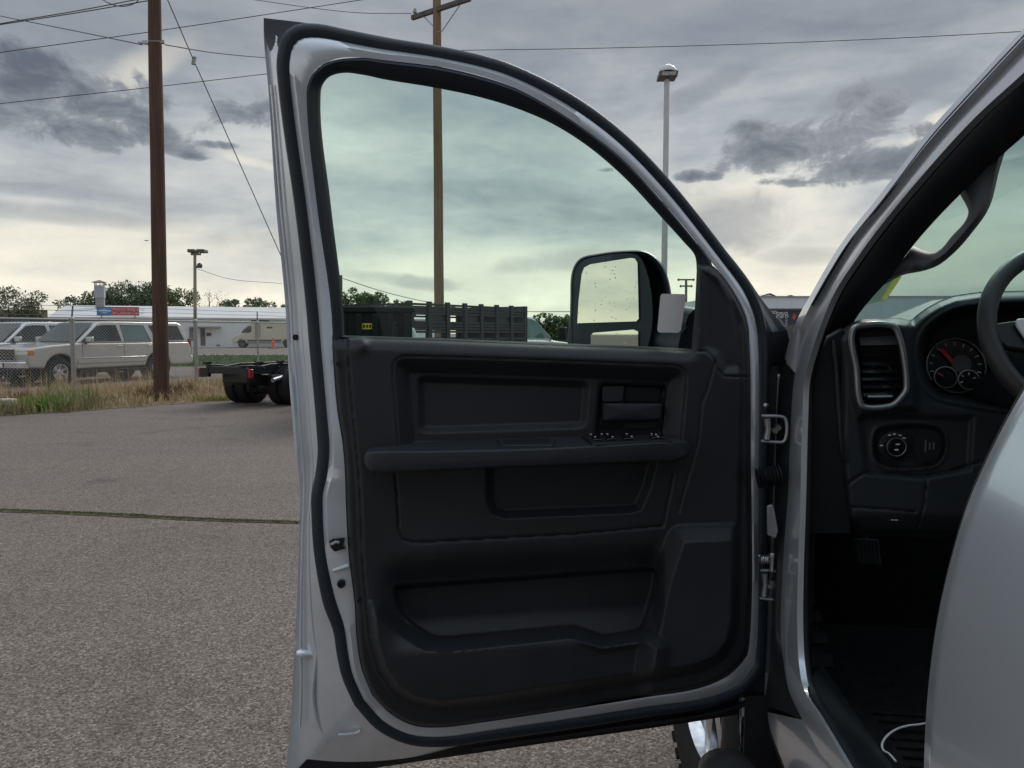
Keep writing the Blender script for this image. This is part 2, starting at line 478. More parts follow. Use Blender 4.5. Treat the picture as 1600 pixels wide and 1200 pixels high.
def nearest_on(poly, x, y):
    P = np.asarray(poly, float); Q = np.roll(P, -1, axis=0); e = Q - P
    t = np.clip(((x - P[:, 0]) * e[:, 0] + (y - P[:, 1]) * e[:, 1]) / ((e * e).sum(1) + 1e-12), 0, 1)
    c = P + e * t[:, None]; i = np.argmin((c[:, 0] - x)**2 + (c[:, 1] - y)**2)
    return c[i]


def relief(outline, step, depth_fn, place_fn):
    """moulded sheet: a fine grid clipped to the outline, pushed in and out by depth_fn"""
    O = np.asarray(outline, float)
    x0, y0 = O.min(0) - step; x1, y1 = O.max(0) + step
    xs = np.arange(x0, x1 + step, step); ys = np.arange(y0, y1 + step, step)
    X, Y = np.meshgrid(xs, ys); S = sdf(X, Y, O); ins = S > 0
    cell = ins[:-1, :-1] | ins[1:, :-1] | ins[:-1, 1:] | ins[1:, 1:]
    need = np.zeros(ins.shape, bool)
    for a, b in ((0, 0), (1, 0), (0, 1), (1, 1)):
        need[a:a + cell.shape[0], b:b + cell.shape[1]] |= cell
    for i, j in zip(*np.where(need & ~ins)):
        X[i, j], Y[i, j] = nearest_on(O, X[i, j], Y[i, j]); S[i, j] = 0
    W = place_fn(X, Y, depth_fn(X, Y, np.maximum(S, 0)))
    ids = -np.ones(ins.shape, int); ids[need] = np.arange(need.sum())
    V = W[need]; ci, cj = np.where(cell)
    F = np.stack([ids[ci, cj], ids[ci + 1, cj], ids[ci + 1, cj + 1], ids[ci, cj + 1]], -1)
    mb = MB(); mb.v = [tuple(p) for p in V]; mb.f = [tuple(int(q) for q in f) for f in F]; mb.mi = [0] * len(F)
    return mb

# ------------------------------------------------------------------ the silver pickup with its driver's door open
HINGE = np.array([0.575, 1.72, 0.0])
TF = np.array([math.sin(rad(7.6)), math.cos(rad(7.6)), 0.0])      # truck forward
TR = np.array([TF[1], -TF[0], 0.0])                               # truck right (into the cab)
ZUP = np.array([0, 0, 1.0])
LATCH = np.array([-0.425, 1.478, 0.0])
ES = (LATCH - HINGE) / np.linalg.norm(LATCH - HINGE)              # along the door, hinge to latch
EN = np.cross(ES, ZUP); EN = EN if EN @ (EYE - HINGE) > 0 else -EN  # towards the cabin side of the door
BELT = 1.50


def T(u, r, z):                                                   # truck coordinates to world
    return HINGE + TF * u + TR * r + ZUP * z


def D(px, py, n0):
    """points of the door: n0 in front of the door plane, the frame above the belt leaning inwards"""
    d = ray(px, py); n0 = np.asarray(n0, float)
    dn = d @ EN; base = (EYE - HINGE) @ EN
    tum = np.zeros(dn.shape)
    for _ in range(8):
        t = (n0 + tum - base) / dn
        z = EYE[2] + t * d[..., 2]
        tum = 0.085 * np.clip((z - BELT) / 0.6, 0, 1.5) ** 1.4 - 0.012 * np.clip((BELT - z) / 0.8, 0, 1) ** 2
    return EYE + d * t[..., None]


def Dl(pts, n0):
    P = np.asarray(pts, float); return D(P[:, 0], P[:, 1], np.full(len(P), n0) if np.isscalar(n0) else np.asarray(n0))


truck = thing('pickup_truck', 'silver crew cab pickup with its driver door swung open towards the camera', 'pickup truck', loc=HINGE)

# ---- door shell: loops traced as top, hinge side, bottom, latch side
CNT = (90, 46, 60, 110)


def loop(top, right, bottom, left):
    return np.concatenate([curve(s_, c)[:-1] for s_, c in zip((top, right, bottom, left), CNT)])


LA = loop([(412, 28), (487, 37), (593, 56), (687, 75), (753, 89), (810, 109), (862, 131), (919, 165), (975, 210), (1035, 270), (1087, 330), (1109, 360), (1164, 429), (1192, 470), (1230, 517)],
          [(1230, 517), (1234, 540), (1230, 565), (1206, 600), (1204, 700), (1200, 900), (1196, 1040), (1192, 1109)],
          [(1192, 1109), (1114, 1123), (860, 1160), (600, 1198), (447, 1222)],
          [(447, 1222), (448, 1196), (455, 1112), (460, 1017), (464, 932), (468, 815), (468, 760), (461, 680), (455, 600), (449, 542), (446, 480), (431, 320), (420, 149), (412, 53), (412, 28)])
LC = loop([(448, 78), (453, 64), (464, 54), (490, 51), (540, 60), (600, 72), (687, 86), (753, 100), (787, 110), (862, 144), (919, 179), (975, 224), (1035, 286), (1087, 349), (1130, 405), (1165, 452), (1181, 490), (1187, 520)],
          [(1187, 520), (1189, 560), (1189, 800), (1187, 1000), (1184, 1040)],
          [(1184, 1040), (1158, 1072), (1117, 1091), (1007, 1109), (893, 1127), (760, 1146), (690, 1155), (640, 1151), (596, 1130), (563, 1094)],
          [(563, 1094), (545, 1053), (537, 1017), (531, 980), (517, 943), (509, 907), (501, 852), (498, 797), (498, 772), (504, 742), (508, 705), (506, 667), (501, 605), (495, 542), (490, 480), (472, 320), (455, 200), (447, 133), (445, 100), (448, 78)])
LD = loop([(463, 83), (470, 74), (481, 68), (500, 68), (540, 74), (600, 84), (647, 89), (688, 95), (787, 120), (862, 156), (919, 193), (975, 238), (1050, 317), (1106, 388), (1140, 433), (1160, 466), (1173, 497), (1178, 522)],
          [(1178, 522), (1180, 560), (1180, 690), (1178, 830), (1178, 980), (1173, 1024)],
          [(1173, 1024), (1152, 1056), (1117, 1077), (1007, 1096), (893, 1114), (760, 1136), (683, 1146), (640, 1142), (605, 1123), (573, 1090)],
          [(573, 1090), (556, 1050), (549, 1000), (541, 943), (528, 905), (517, 870), (511, 800), (512, 770), (520, 740), (522, 690), (517, 642), (510, 560), (504, 480), (484, 307), (473, 227), (465, 160), (460, 105), (463, 83)])
LE = loop([(487, 118), (496, 106), (508, 99), (529, 91), (567, 90), (600, 94), (688, 104), (787, 130), (862, 168), (919, 206), (975, 251), (1050, 332), (1098, 391), (1112, 410), (1129, 431), (1151, 464), (1165, 494), (1170, 516)],
          [(1170, 516), (1172, 560), (1173, 700), (1173, 980), (1168, 1024)],
          [(1168, 1024), (1142, 1053), (1098, 1074), (1007, 1090), (893, 1108), (760, 1128), (683, 1137), (647, 1134), (611, 1116), (581, 1086)],
          [(581, 1086), (565, 1046), (557, 998), (554, 943), (545, 870), (540, 780), (539, 742), (535, 692), (527, 642), (520, 555), (517, 480), (495, 320), (479, 149), (480, 135), (487, 118)])
NL = len(LA)
i_top, i_right, i_bot = CNT[0] - 1, CNT[0] + CNT[1] - 2, CNT[0] + CNT[1] + CNT[2] - 3
kb = np.full((NL, 1), 0.28); ii = np.arange(NL); bsel = (ii >= i_right) & (ii < i_bot)
kb[bsel, 0] = 0.28 + 0.66 * smoothstep(LA[bsel, 0], 610, 770)
LB = LA * (1 - kb) + LC * kb
LB2 = LA * (0.5 - kb * 0.18) + LC * (0.5 + kb * 0.18); LB2[bsel] = LB[bsel] * 0.5 + LC[bsel] * 0.5
wA, wB, wB2, wC, wD, wE = Dl(LA, -0.135), Dl(LB, -0.128), Dl(LB2, -0.098), Dl(LC, -0.075), Dl(LD, -0.048), Dl(LE, -0.050)
wA2 = wA - EN * 0.016
# a pressed crease along the latch face
LB1 = LA * 0.86 + LC * 0.14
wB1 = Dl(LB1, -0.137)
door_mb = MB()


def ring(mb, a, b, i0, i1, mi=0):
    idx = [i % NL for i in range(i0, i1 + 1)]
    mb.grid([[a[i] for i in idx], [b[i] for i in idx]], mi)


for a, b in ((wA2, wA), (wA, wB1), (wB1, wB), (wB, wB2), (wB2, wC)):
    ring(door_mb, a, b, i_bot, NL)
for a, b in ((wC, wD), (wD, wE)):
    ring(door_mb, a, b, 0, NL)
i_mid = min(range(i_right, i_bot), key=lambda i: abs(LA[i][0] - 775))
for a, b in ((wB, wB2), (wB2, wC)):
    ring(door_mb, a, b, i_mid, i_bot)
# outer skin below the belt, seen only from the far side
belt_l = min(range(i_bot, NL), key=lambda i: abs(LA[i][1] - 540)); belt_r = min(range(i_top, i_right), key=lambda i: abs(LA[i][1] - 566))
outer = [wA2[i % NL] - EN * 0.004 for i in range(belt_r, belt_l + 1)] + list(Dl(curve([(470, 541), (540, 541), (670, 544), (770, 548), (895, 553), (1082, 561), (1180, 564)], 30), -0.150))
door_mb.add(outer, [tuple(range(len(outer)))])
# frame skin on the outside
wFo = Dl(LE, -0.148)
idx = [i % NL for i in range(belt_l, NL + i_top + 1)]
door_mb.grid([[wA2[i] for i in idx], [wFo[i] for i in idx]])
door = door_mb.build('door', SILVER_IN, truck, world=True, smooth=60, weld=True)
door['label'] = 'open driver door with silver frame and charcoal trim panel'

mb = MB()
for a, b in ((wA2, wA), (wA, wB), (wB, wB2), (wB2, wC)):
    ring(mb, a, b, 0, i_top)
# corner piece that widens at the top of the latch side
cor = curve([(412, 28), (414, 55), (421, 78), (430, 93), (440, 112)], 16)
cin = curve([(487, 37), (470, 48), (456, 60), (449, 76), (447, 112)], 16)
mb.grid([Dl(cor, -0.126), Dl(cor * 0.5 + cin * 0.5, -0.090), Dl(cin, -0.070)])
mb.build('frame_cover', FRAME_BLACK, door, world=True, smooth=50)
mb = MB()
for a, b in ((wA2, wA), (wA, wB), (wB, wB2), (wB2, wC)):
    ring(mb, a, b, i_top, i_mid)
for a, b in ((wA2, wA), (wA, wB)):
    ring(mb, a, b, i_mid, i_bot)
mb.build('lower_black_edge', RUBBER, door, world=True, smooth=50)  # rubber strip along the bottom, hinge side coloured the same black
lip = [wA[i] * 0.62 + wC[i] * 0.38 + EN * 0.008 for i in range(i_right, i_mid + 6)]
mb = MB().tube(lip, 0.007, 8)
mb.build('lip_seal', RUBBER, door, world=True)
seal = np.concatenate([wC, wC[:1]])[:-1] + EN * 0.004
mb = MB().tube(seal, 0.0150, 12, closed=True, flat=0.75, up=EN)
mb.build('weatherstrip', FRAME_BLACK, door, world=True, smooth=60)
crest = np.array([wD[i] for i in range(NL)])
# inner glass run
GE = [(538, 532), (536, 480), (517, 320), (501, 149), (504, 133), (515, 120), (537, 114), (567, 117), (600, 124), (679, 137), (750, 152), (806, 169), (862, 193), (919, 229), (975, 277), (1031, 337), (1069, 379), (1085, 398), (1088, 412), (1080, 550)]
EE = [(520, 530), (517, 480), (495, 320), (479, 149), (480, 135), (487, 118), (508, 99), (567, 90), (600, 94), (679, 103), (750, 119), (806, 138), (862, 168), (919, 206), (975, 251), (1040, 321), (1090, 381), (1100, 393), (1112, 411), (1112, 550)]


def per_seg(pts, k=8):
    P = np.asarray(pts, float); sm = []
    for i in range(len(P) - 1):
        p1, p2 = P[i], P[i + 1]; p0 = P[i - 1] if i else 2 * p1 - p2; p3 = P[i + 2] if i + 2 < len(P) else 2 * p2 - p1
        l0, l1, l2 = [max(np.linalg.norm(q), 1e-6) for q in (p1 - p0, p2 - p1, p3 - p2)]
        m1 = ((p1 - p0) / l0 + (p2 - p1) / l1) * 0.5 * l1; m2 = ((p2 - p1) / l1 + (p3 - p2) / l2) * 0.5 * l1
        for t in np.linspace(0, 1, k, endpoint=False):
            sm.append((2 * t**3 - 3 * t**2 + 1) * p1 + (t**3 - 2 * t**2 + t) * m1 + (-2 * t**3 + 3 * t**2) * p2 + (t**3 - t**2) * m2)
    sm.append(P[-1]); return np.array(sm)


g, e = per_seg(GE), per_seg(EE)
mb = MB()
mb.grid([Dl(e, -0.052), Dl(e * 0.85 + g * 0.15, -0.045), Dl(e * 0.35 + g * 0.65, -0.052), Dl(g, -0.066), Dl(g, -0.09)])
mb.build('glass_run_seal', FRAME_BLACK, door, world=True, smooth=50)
# window glass with a little thickness
gc = np.array([800.0, 400.0]); up_edge = gc + (g - gc) * 1.02
low = np.stack([np.interp(np.arange(len(g)), [0, len(g) - 1], [530, 1092]), np.full(len(g), 562.0)], -1)
rows = [Dl(up_edge * (1 - t) + low * t, -0.082) for t in np.linspace(0, 1, 14)]
mb = MB().grid(rows)
mb.build('window_glass', DOOR_GLASS, door, world=True, smooth=80)
BELTPX = [(514, 523), (540, 524), (670, 528), (770, 532), (895, 537), (978, 540), (1082, 545)]
bl = curve(BELTPX, 40)
MB().grid([Dl(bl + [0, 3], -0.052), Dl(bl + [0, 1], -0.060), Dl(bl + [0, 2], -0.078), Dl(bl + [0, 20], -0.080)]).build('belt_seal', RUBBER, door, world=True)

# ---- trim panel
TRIM = curve(BELTPX, 60).tolist() + [(1083, 540), (1089, 412)] + curve([(1092, 411), (1112, 414), (1129, 431), (1151, 464), (1165, 494), (1170, 516), (1172, 560), (1173, 700), (1173, 980), (1168, 1024), (1142, 1053), (1098, 1074), (1007, 1090), (893, 1108), (760, 1128), (683, 1137), (647, 1134), (611, 1116), (581, 1086), (565, 1046), (557, 998), (554, 943), (545, 870), (540, 780), (539, 742), (535, 692), (527, 642), (520, 555)], 220).tolist()
bx, by = np.array(BELTPX).T
MAIN = [(541, 515), (547, 600), (552, 655), (560, 730), (563, 780), (566, 870), (572, 943), (578, 1000), (592, 1048), (615, 1082), (645, 1100), (683, 1108), (760, 1100), (893, 1080), (1007, 1062), (1090, 1046), (1125, 1030), (1143, 1005), (1150, 970), (1156, 600), (1152, 520), (1140, 470), (1120, 432), (1093, 418), (1092, 515)]
UP_REC = rpoly([(612, 556), (768, 560), (900, 565), (1075, 572), (1061, 716), (624, 716)], 26, 8)
INSERT = rpoly([(652, 587), (922, 596), (916, 669), (655, 677)], 14, 6)
BEZEL = rpoly([(936, 597), (1044, 601), (1036, 686), (928, 688)], 10, 5)
UNDER = [(768, 725), (1018, 722), (1008, 760), (995, 790), (980, 793), (790, 801), (774, 796), (768, 780)]
POCKET = rpoly([(612, 916), (800, 903), (1007, 888), (1030, 890), (1026, 915), (1012, 960), (1003, 984), (985, 990), (941, 997), (915, 988), (893, 980), (860, 984), (760, 993), (700, 999), (675, 998), (650, 980), (622, 955)], 12, 5)
LIP = [(560, 955), (583, 960), (605, 978), (627, 993), (648, 1008), (666, 1017), (703, 1018), (893, 997), (941, 1013), (1010, 1003), (1028, 1015), (1016, 1140), (893, 1180), (700, 1200), (540, 1100)]
SPEAK = [(1069, 848), (1200, 842), (1200, 1130), (1010, 1130), (1018, 1061), (1036, 965), (1052, 900)]
RIB = [(1043, 833), (1053, 820), (1200, 812), (1200, 842), (1069, 848), (1052, 900), (1036, 965), (1018, 1061), (1000, 1061), (1006, 1000), (1032, 930)]


def trim_depth(X, Y, S):
    n = np.zeros(X.shape)
    n -= 0.022 * (1 - smoothstep(S, 0, 9)) ** 2
    belt = np.interp(X, bx, by)
    roll = np.clip(1 - (Y - belt) / 26.0, 0, 1) * (X < 1100) * smoothstep(1108 - X, 0, 40)
    n -= 0.034 * roll ** 2.2
    m = sdf(X, Y, MAIN); n -= 0.012 * smoothstep(-m, -3, 7)
    n -= 0.007 * np.exp(-(np.abs(m) / 2.2) ** 2) * (X < 700)
    u = sdf(X, Y, UP_REC); n -= 0.032 * np.clip((u - 1) / 25.0, 0, 1) + 0.004 * np.exp(-(np.abs(u) / 1.8) ** 2)
    i = sdf(X, Y, INSERT); n -= 0.016 * np.clip((i + 1) / 11.0, 0, 1)
    b = sdf(X, Y, BEZEL); n -= 0.022 * np.clip((b - 1) / 4.0, 0, 1) + 0.003 * np.exp(-(np.abs(b) / 1.6) ** 2)
    # flank to the right of the handle turns towards the back
    d7 = sdf(X, Y, UNDER); n -= 0.026 * np.clip((d7 + 10) / 14.0, 0, 1)
    n -= 0.005 * np.exp(-(line_dist(X, Y, [(617, 742), (620, 770), (623, 827), (630, 843), (646, 848), (893, 835), (1036, 822), (1052, 742)]) / 1.9) ** 2)
    edge = np.interp(X, [600, 800, 1030], [918, 904, 890])
    inb = smoothstep(X, 585, 640) * smoothstep(1040 - X, 0, 22)
    n -= 0.040 * smoothstep(Y, edge - 62, edge + 2) ** 1.6 * inb * (1 - smoothstep(Y, edge + 50, edge + 112))
    p = sdf(X, Y, POCKET); n -= 0.034 * np.clip((p + 1) / 5.0, 0, 1)
    l = sdf(X, Y, LIP); n += 0.060 * np.clip((l + 21) / 22.0, 0, 1) * smoothstep(m, 0, 14)
    face = smoothstep(X, 893, 944) * smoothstep(l, -2, 8) * (1 - smoothstep(X, 990, 1025)); n -= 0.016 * face
    s8 = sdf(X, Y, SPEAK); r8 = sdf(X, Y, RIB)
    n += 0.050 * np.clip((s8 + 30) / 30.0, 0, 1) * smoothstep(Y, 812, 826) * smoothstep(m, 0, 10)
    # sail panel parting lines
    n -= 0.004 * np.exp(-(line_dist(X, Y, [(1083, 548), (1104, 549), (1115, 560), (1122, 578), (1132, 588), (1172, 589)]) / 1.7) ** 2)
    n -= 0.0035 * np.exp(-(line_dist(X, Y, [(1117, 566), (1105, 610), (1096, 631), (1091, 690), (1060, 800)]) / 1.8) ** 2)
    n -= 0.012 * smoothstep(sdf(X, Y, [(1095, 420), (1112, 424), (1128, 440), (1150, 475), (1160, 505), (1162, 580), (1130, 582), (1118, 556), (1096, 546)]), -6, 12)
    n += 0.012 * np.exp(-(((X - 566) / 9.0) ** 2 + ((Y - 535) / 14.0) ** 2))       # lock plunger bump
    return n


trim = relief(TRIM, 2.0, trim_depth, lambda X, Y, n: D(X, Y, n - 0.018)).build('trim_panel', PLASTIC, door, world=True, smooth=70)

# ---- armrest
ax_ = np.array([569, 573, 582, 600, 668, 777, 860, 968, 1030, 1055, 1070, 1080], float)
ytb = np.array([712, 701, 696, 694, 690, 686, 682, 680, 681, 683, 687, 695], float)
ytf = np.array([713, 707, 705.5, 705, 705, 703, 700.5, 694.5, 691, 690, 690, 696], float)
ybt = np.array([722, 732, 738, 739, 736.5, 731, 728, 723, 721, 720, 714, 702], float)
nfr = np.array([0.020, 0.042, 0.050, 0.055, 0.060, 0.060, 0.060, 0.058, 0.053, 0.047, 0.036, 0.012], float)
xs = np.concatenate([np.linspace(569, 600, 14), np.linspace(606, 1050, 40), np.linspace(1054, 1080, 12)])
a_tb, a_tf, a_b, a_n = [np.interp(xs, ax_, q) for q in (ytb, ytf, ybt, nfr)]
rows = [D(xs, a_tb, np.full(len(xs), -0.052))]
for k in (0.25, 0.5, 0.75, 0.93):
    rows.append(D(xs, a_tb + (a_tf - a_tb) * (k * 1.0), -0.045 + (a_n + 0.045) * k))
for k, fn in ((0.0, 0.975), (0.05, 1.0), (0.12, 1.01), (0.5, 1.01), (0.86, 1.0), (0.95, 0.97), (1.0, 0.86)):
    rows.append(D(xs, a_tf + (a_b - a_tf) * k, a_n * fn))
rows.append(D(xs, a_b - 1, np.full(len(xs), -0.04)))
am = MB().grid(rows)
for e_ in (0, -1):
    am.add([r_[e_] for r_ in rows], [tuple(range(len(rows)))])
am.build('armrest', ARM_M, door, world=True, smooth=40)


def arm_top(px, py, lift=0.0015):
    tb, tf, nn = [np.interp(px, ax_, q) for q in (ytb, ytf, nfr)]
    k = np.clip((py - tb) / (tf - tb), 0, 1)
    return D(np.asarray(px, float), np.asarray(py, float), -0.045 + (nn + 0.045) * k) + ZUP * lift


def plate(pts, lift0, lift1):
    P = np.asarray(pts, float)
    lo, hi = arm_top(P[:, 0], P[:, 1], lift0), arm_top(P[:, 0], P[:, 1], lift1)
    N = len(P)
    return MB().add(list(lo) + list(hi), [tuple(range(N, 2 * N))] + [(i, (i + 1) % N, (i + 1) % N + N, i + N) for i in range(N)])


plate([(908, 683.5), (925, 696), (932, 697.5), (1048, 691.8), (1050, 690.5), (1046, 685), (1010, 682.5)], 0.0, 0.005).build('switch_panel', PLASTIC_D, door, world=True, bevel=0.0015)
for x0, x1, ya, yb_ in ((922, 941, 685.5, 692.5), (944, 962, 684.5, 691.8), (970, 990, 684.5, 691), (1014, 1040, 684, 689.6)):
    plate([(x0, ya), (x0 + 5, yb_), (x1, yb_ - 0.5), (x1 - 4, ya - 0.3)], 0.004, 0.0085).build('window_switch', GLOSS_BLACK, door, world=True, bevel=0.0015)
for x, y in ((923, 683.2), (940, 682.8), (949, 682.6), (930, 687.2), (957, 687), (979, 682.4), (987, 686.6), (1018, 682.4), (1025, 683.0), (1028, 686.4)):
    c = arm_top(np.array([x + 0.0]), np.array([y + 2.2]), 0.0095)[0]
    MB().obox(c, -ES * 0.0020, EN * 0.0016, ZUP * 0.0008).build('switch_mark', WHITE_P, door, world=True, bevel=0.0006)
# pull cup in the armrest top
pc = [(777, 688.5), (865, 686), (868, 690), (863, 699), (783, 699.5)]
plate(pc, 0.0, 0.0045).build('pull_cup_rim', ARM_M, door, world=True, bevel=0.001)
plate([(784, 690), (859, 688), (858, 695), (790, 697.8)], 0.0044, 0.0050).build('pull_cup', RUBBER, door, world=True)

# ---- inside door handle
def slab(pts, n_back, n_front, dome=0.0, rc=3.0):
    """plate bounded by a traced outline, its face slightly domed"""
    P = rpoly(pts, rc, 5); k = len(P); c = P.mean(0); rows_ = [Dl(P, n_back)]
    for s_ in (1.0, 0.97, 0.9, 0.75, 0.5, 0.2):
        rows_.append(Dl(c + (P - c) * s_, n_front + dome * (1 - s_ ** 2) - (0.003 if s_ == 1.0 else 0)))
    b = MB().grid(rows_, closed=True)
    N = len(b.v); b.f.append(tuple(range(N - k, N))); b.mi.append(0)
    return b


slab([(941, 630), (1035, 631), (1033, 655), (942, 657)], -0.078, -0.038, 0.004).build('inside_handle', ARM_M, door, world=True, smooth=60)
slab([(941, 604), (976, 603), (972, 627), (941, 628)], -0.078, -0.042, 0.0).build('lock_paddle', ARM_M, door, world=True, smooth=60)
slab([(939, 660), (973, 659), (967, 671), (939, 671)], -0.090, -0.070, 0.0).build('handle_recess', RUBBER, door, world=True, smooth=60)
slab([(976, 661), (1031, 658), (1027, 668), (974, 670)], -0.090, -0.060, 0.0).build('handle_cup', PLASTIC, door, world=True, smooth=60)


# ---- latch, screws and grommets on the latch face
def disc(px, py, n0, r, h, m, name, parent=door, ax=None):
    c = D(np.array([float(px)]), np.array([float(py)]), np.array([n0]))[0]
    MB().lathe([(r, -0.004), (r, h * 0.6), (r * 0.8, h), (r * 0.45, h), (r * 0.4, h * 0.4), (0.0005, h * 0.4)], c, EN if ax is None else ax, 20).build(name, m, parent, world=True)


slab([(978, 604), (1034, 605), (1033, 627), (976, 627)], -0.09, -0.066, 0.0).build('handle_pocket', PLASTIC_D, door, world=True, smooth=60)
disc(462, 527, -0.118, 0.0062, 0.004, RUBBER, 'grommet')
disc(533, 912, -0.046, 0.0085, 0.006, RUBBER, 'latch_screw')
disc(528, 568, -0.024, 0.0050, 0.004, RUBBER, 'trim_screw')
disc(560, 938, -0.026, 0.0045, 0.004, RUBBER, 'trim_screw')
mb = MB()
lx = [(514, 846), (520, 842), (539, 840), (538, 846), (536, 853), (541, 857), (523, 862), (517, 856)]
P0, P1 = Dl(lx, -0.050), Dl(lx, -0.042)
mb.add(list(P0) + list(P1), [tuple(range(8, 16))] + [(i, (i + 1) % 8, (i + 1) % 8 + 8, i + 8) for i in range(8)])
mb.build('latch_mouth', RUBBER, door, world=True)
MB().tube(Dl([(517, 851), (525, 847), (530, 848)], -0.040), 0.0035, 8).build('latch_claw', ZINC, door, world=True)
MB().tube(Dl(curve([(520, 892), (530, 889), (545, 884)], 8), -0.047), 0.0038, 8).build('pressed_rib', SILVER_IN, door, world=True)
MB().tube(Dl(curve([(463, 1020), (476, 1022), (493, 1024)], 8), -0.115), [0.005, 0.0085, 0.010, 0.010, 0.009, 0.008, 0.007, 0.004], 10).build('pressed_rib', SILVER_IN, door, world=True)
MB().tube(Dl(curve([(528, 1148), (545, 1147), (560, 1144), (563, 1141)], 8), -0.085), 0.0028, 8).build('pressed_rib', SILVER_IN, door, world=True)
for q in ([(529, 1108), (527, 1125), (528, 1146)], [(510, 955), (500, 990), (493, 1040), (489, 1090), (497, 1130), (513, 1160)], [(450, 544), (455, 600), (462, 680), (468, 750)]):
    MB().tube(Dl(curve(q, 16), -0.104 if q[0][0] > 500 else -0.118), np.interp(np.linspace(0, 1, 16), [0, .3, .8, 1], [0.001, 0.004, 0.004, 0.001]), 8).build('pressed_crease', SILVER_IN, door, world=True)

hem = [wA[i] * 0.80 + wC[i] * 0.20 + EN * 0.003 for i in range(i_bot + 6, NL - 8)]
MB().tube(hem, 0.0032, 8).build('hem_flange', SILVER_IN, door, world=True, smooth=60)
hem2 = [wA[i] * 0.46 + wC[i] * 0.54 + EN * 0.001 for i in range(i_bot + 12, NL - 40)]
MB().tube(hem2, np.interp(np.linspace(0, 1, len(hem2)), [0, .1, .9, 1], [0.001, 0.004, 0.003, 0.001]), 8).build('pressed_crease', SILVER_IN, door, world=True, smooth=60)
# ---- towing mirror outside the glass
MN = -(-0.60 * 0 + 1) * np.array([0.68, 0.733, 0.0]); MN = MN / np.linalg.norm(MN)   # the way the mirror looks
MC = at_Y(950, 470, 2.02)


def Mp(px, py, off):
    d = ray(px, py); t = ((MC + MN * off - EYE) @ MN) / (d @ MN)
    return EYE + d * t[..., None]


def Ml(pts, off):
    P = np.asarray(pts, float); return Mp(P[:, 0], P[:, 1], off)


HOUS = curve([(892, 560), (891, 470), (895, 420), (906, 404), (936, 396), (983, 391), (1008, 392), (1022, 399), (1034, 412), (1044, 435), (1050, 470), (1046, 560)], 90, closed=False)
hc = HOUS.mean(0)
rows = [Ml(hc + (HOUS - hc) * s_, o_) for s_, o_ in ((0.90, -0.012), (0.97, 0.004), (1.0, -0.004), (1.0, -0.05), (0.97, -0.10), (0.86, -0.15), (0.55, -0.18), (0.1, -0.185))]
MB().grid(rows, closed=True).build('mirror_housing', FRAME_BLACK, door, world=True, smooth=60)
face = [(894, 560), (893, 470), (897, 421), (907, 407), (936, 399), (990, 395), (1001, 400), (1003, 560)]
pf = curve(face, 60, closed=True); cf = pf.mean(0)
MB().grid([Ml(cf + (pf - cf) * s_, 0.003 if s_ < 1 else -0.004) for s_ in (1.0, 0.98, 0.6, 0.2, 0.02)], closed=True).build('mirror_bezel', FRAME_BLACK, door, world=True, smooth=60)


def mirror_mat():
    m = bpy.data.materials.new('spotted mirror'); m.use_nodes = True; t = m.node_tree; n = NT(t); p = t.nodes['Principled BSDF']
    o = n.node('ShaderNodeTexCoord').outputs['Object']
    v = n.node('ShaderNodeTexVoronoi'); v.inputs['Scale'].default_value = 120; n.put(v.inputs['Vector'], o)
    q = n.noise(o, 30, 4, 0.6)
    spots = n.m('MULTIPLY', n.smooth(v.outputs['Distance'], 0.30, 0.14), n.smooth(q, 0.50, 0.64))
    c = n.mix(spots, (0.82, 0.80, 0.74, 1), (0.36, 0.34, 0.30, 1)); t.links.new(c, p.inputs['Base Color'])
    p.inputs['Metallic'].default_value = 1.0
    t.links.new(n.m('ADD', 0.02, n.m('MULTIPLY', spots, 0.4)), p.inputs['Roughness'])
    return m


MIRROR = mirror_mat()
for pts in ([(902, 505), (904, 470), (909, 427), (913, 418), (922, 413), (985, 403), (992, 404), (996, 411), (997, 450), (998, 498), (994, 502)],
            [(923, 524), (927, 520), (990, 515), (997, 518), (997, 556), (923, 558)]):
    P = np.asarray(pts, float); N = len(P); a, b = Ml(P, 0.004), Ml(P, 0.0075)
    MB().add(list(a) + list(b), [tuple(range(N, 2 * N))] + [(i, (i + 1) % N, (i + 1) % N + N, i + N) for i in range(N)]).build('mirror_glass', MIRROR, door, world=True, smooth=20)
arm_a = Ml([(1040, 540)], -0.06)[0]; arm_b = D(np.array([1090.0]), np.array([540.0]), np.array([-0.15]))[0]
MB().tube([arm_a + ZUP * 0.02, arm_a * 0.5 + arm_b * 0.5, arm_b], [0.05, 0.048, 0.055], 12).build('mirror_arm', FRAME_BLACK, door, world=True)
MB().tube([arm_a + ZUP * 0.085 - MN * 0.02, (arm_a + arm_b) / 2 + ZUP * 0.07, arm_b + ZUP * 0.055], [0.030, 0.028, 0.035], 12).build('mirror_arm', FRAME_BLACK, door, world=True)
# paper label taped to the glass, with faint print lines
tg = [(1035, 459), (1069, 459.5), (1072, 463), (1064, 516), (1060, 520), (1030, 519.5), (1027, 516), (1032, 462)]
P = np.asarray(tg, float); N = len(P); a, b = Dl(P, -0.081), Dl(P, -0.0795)
lab = MB().add(list(a) + list(b), [tuple(range(N, 2 * N))] + [(i, (i + 1) % N, (i + 1) % N + N, i + N) for i in range(N)]).build('window_sticker', PAPER, door, world=True, smooth=20)
lab['label'] = 'pale paper label taped inside the door glass'


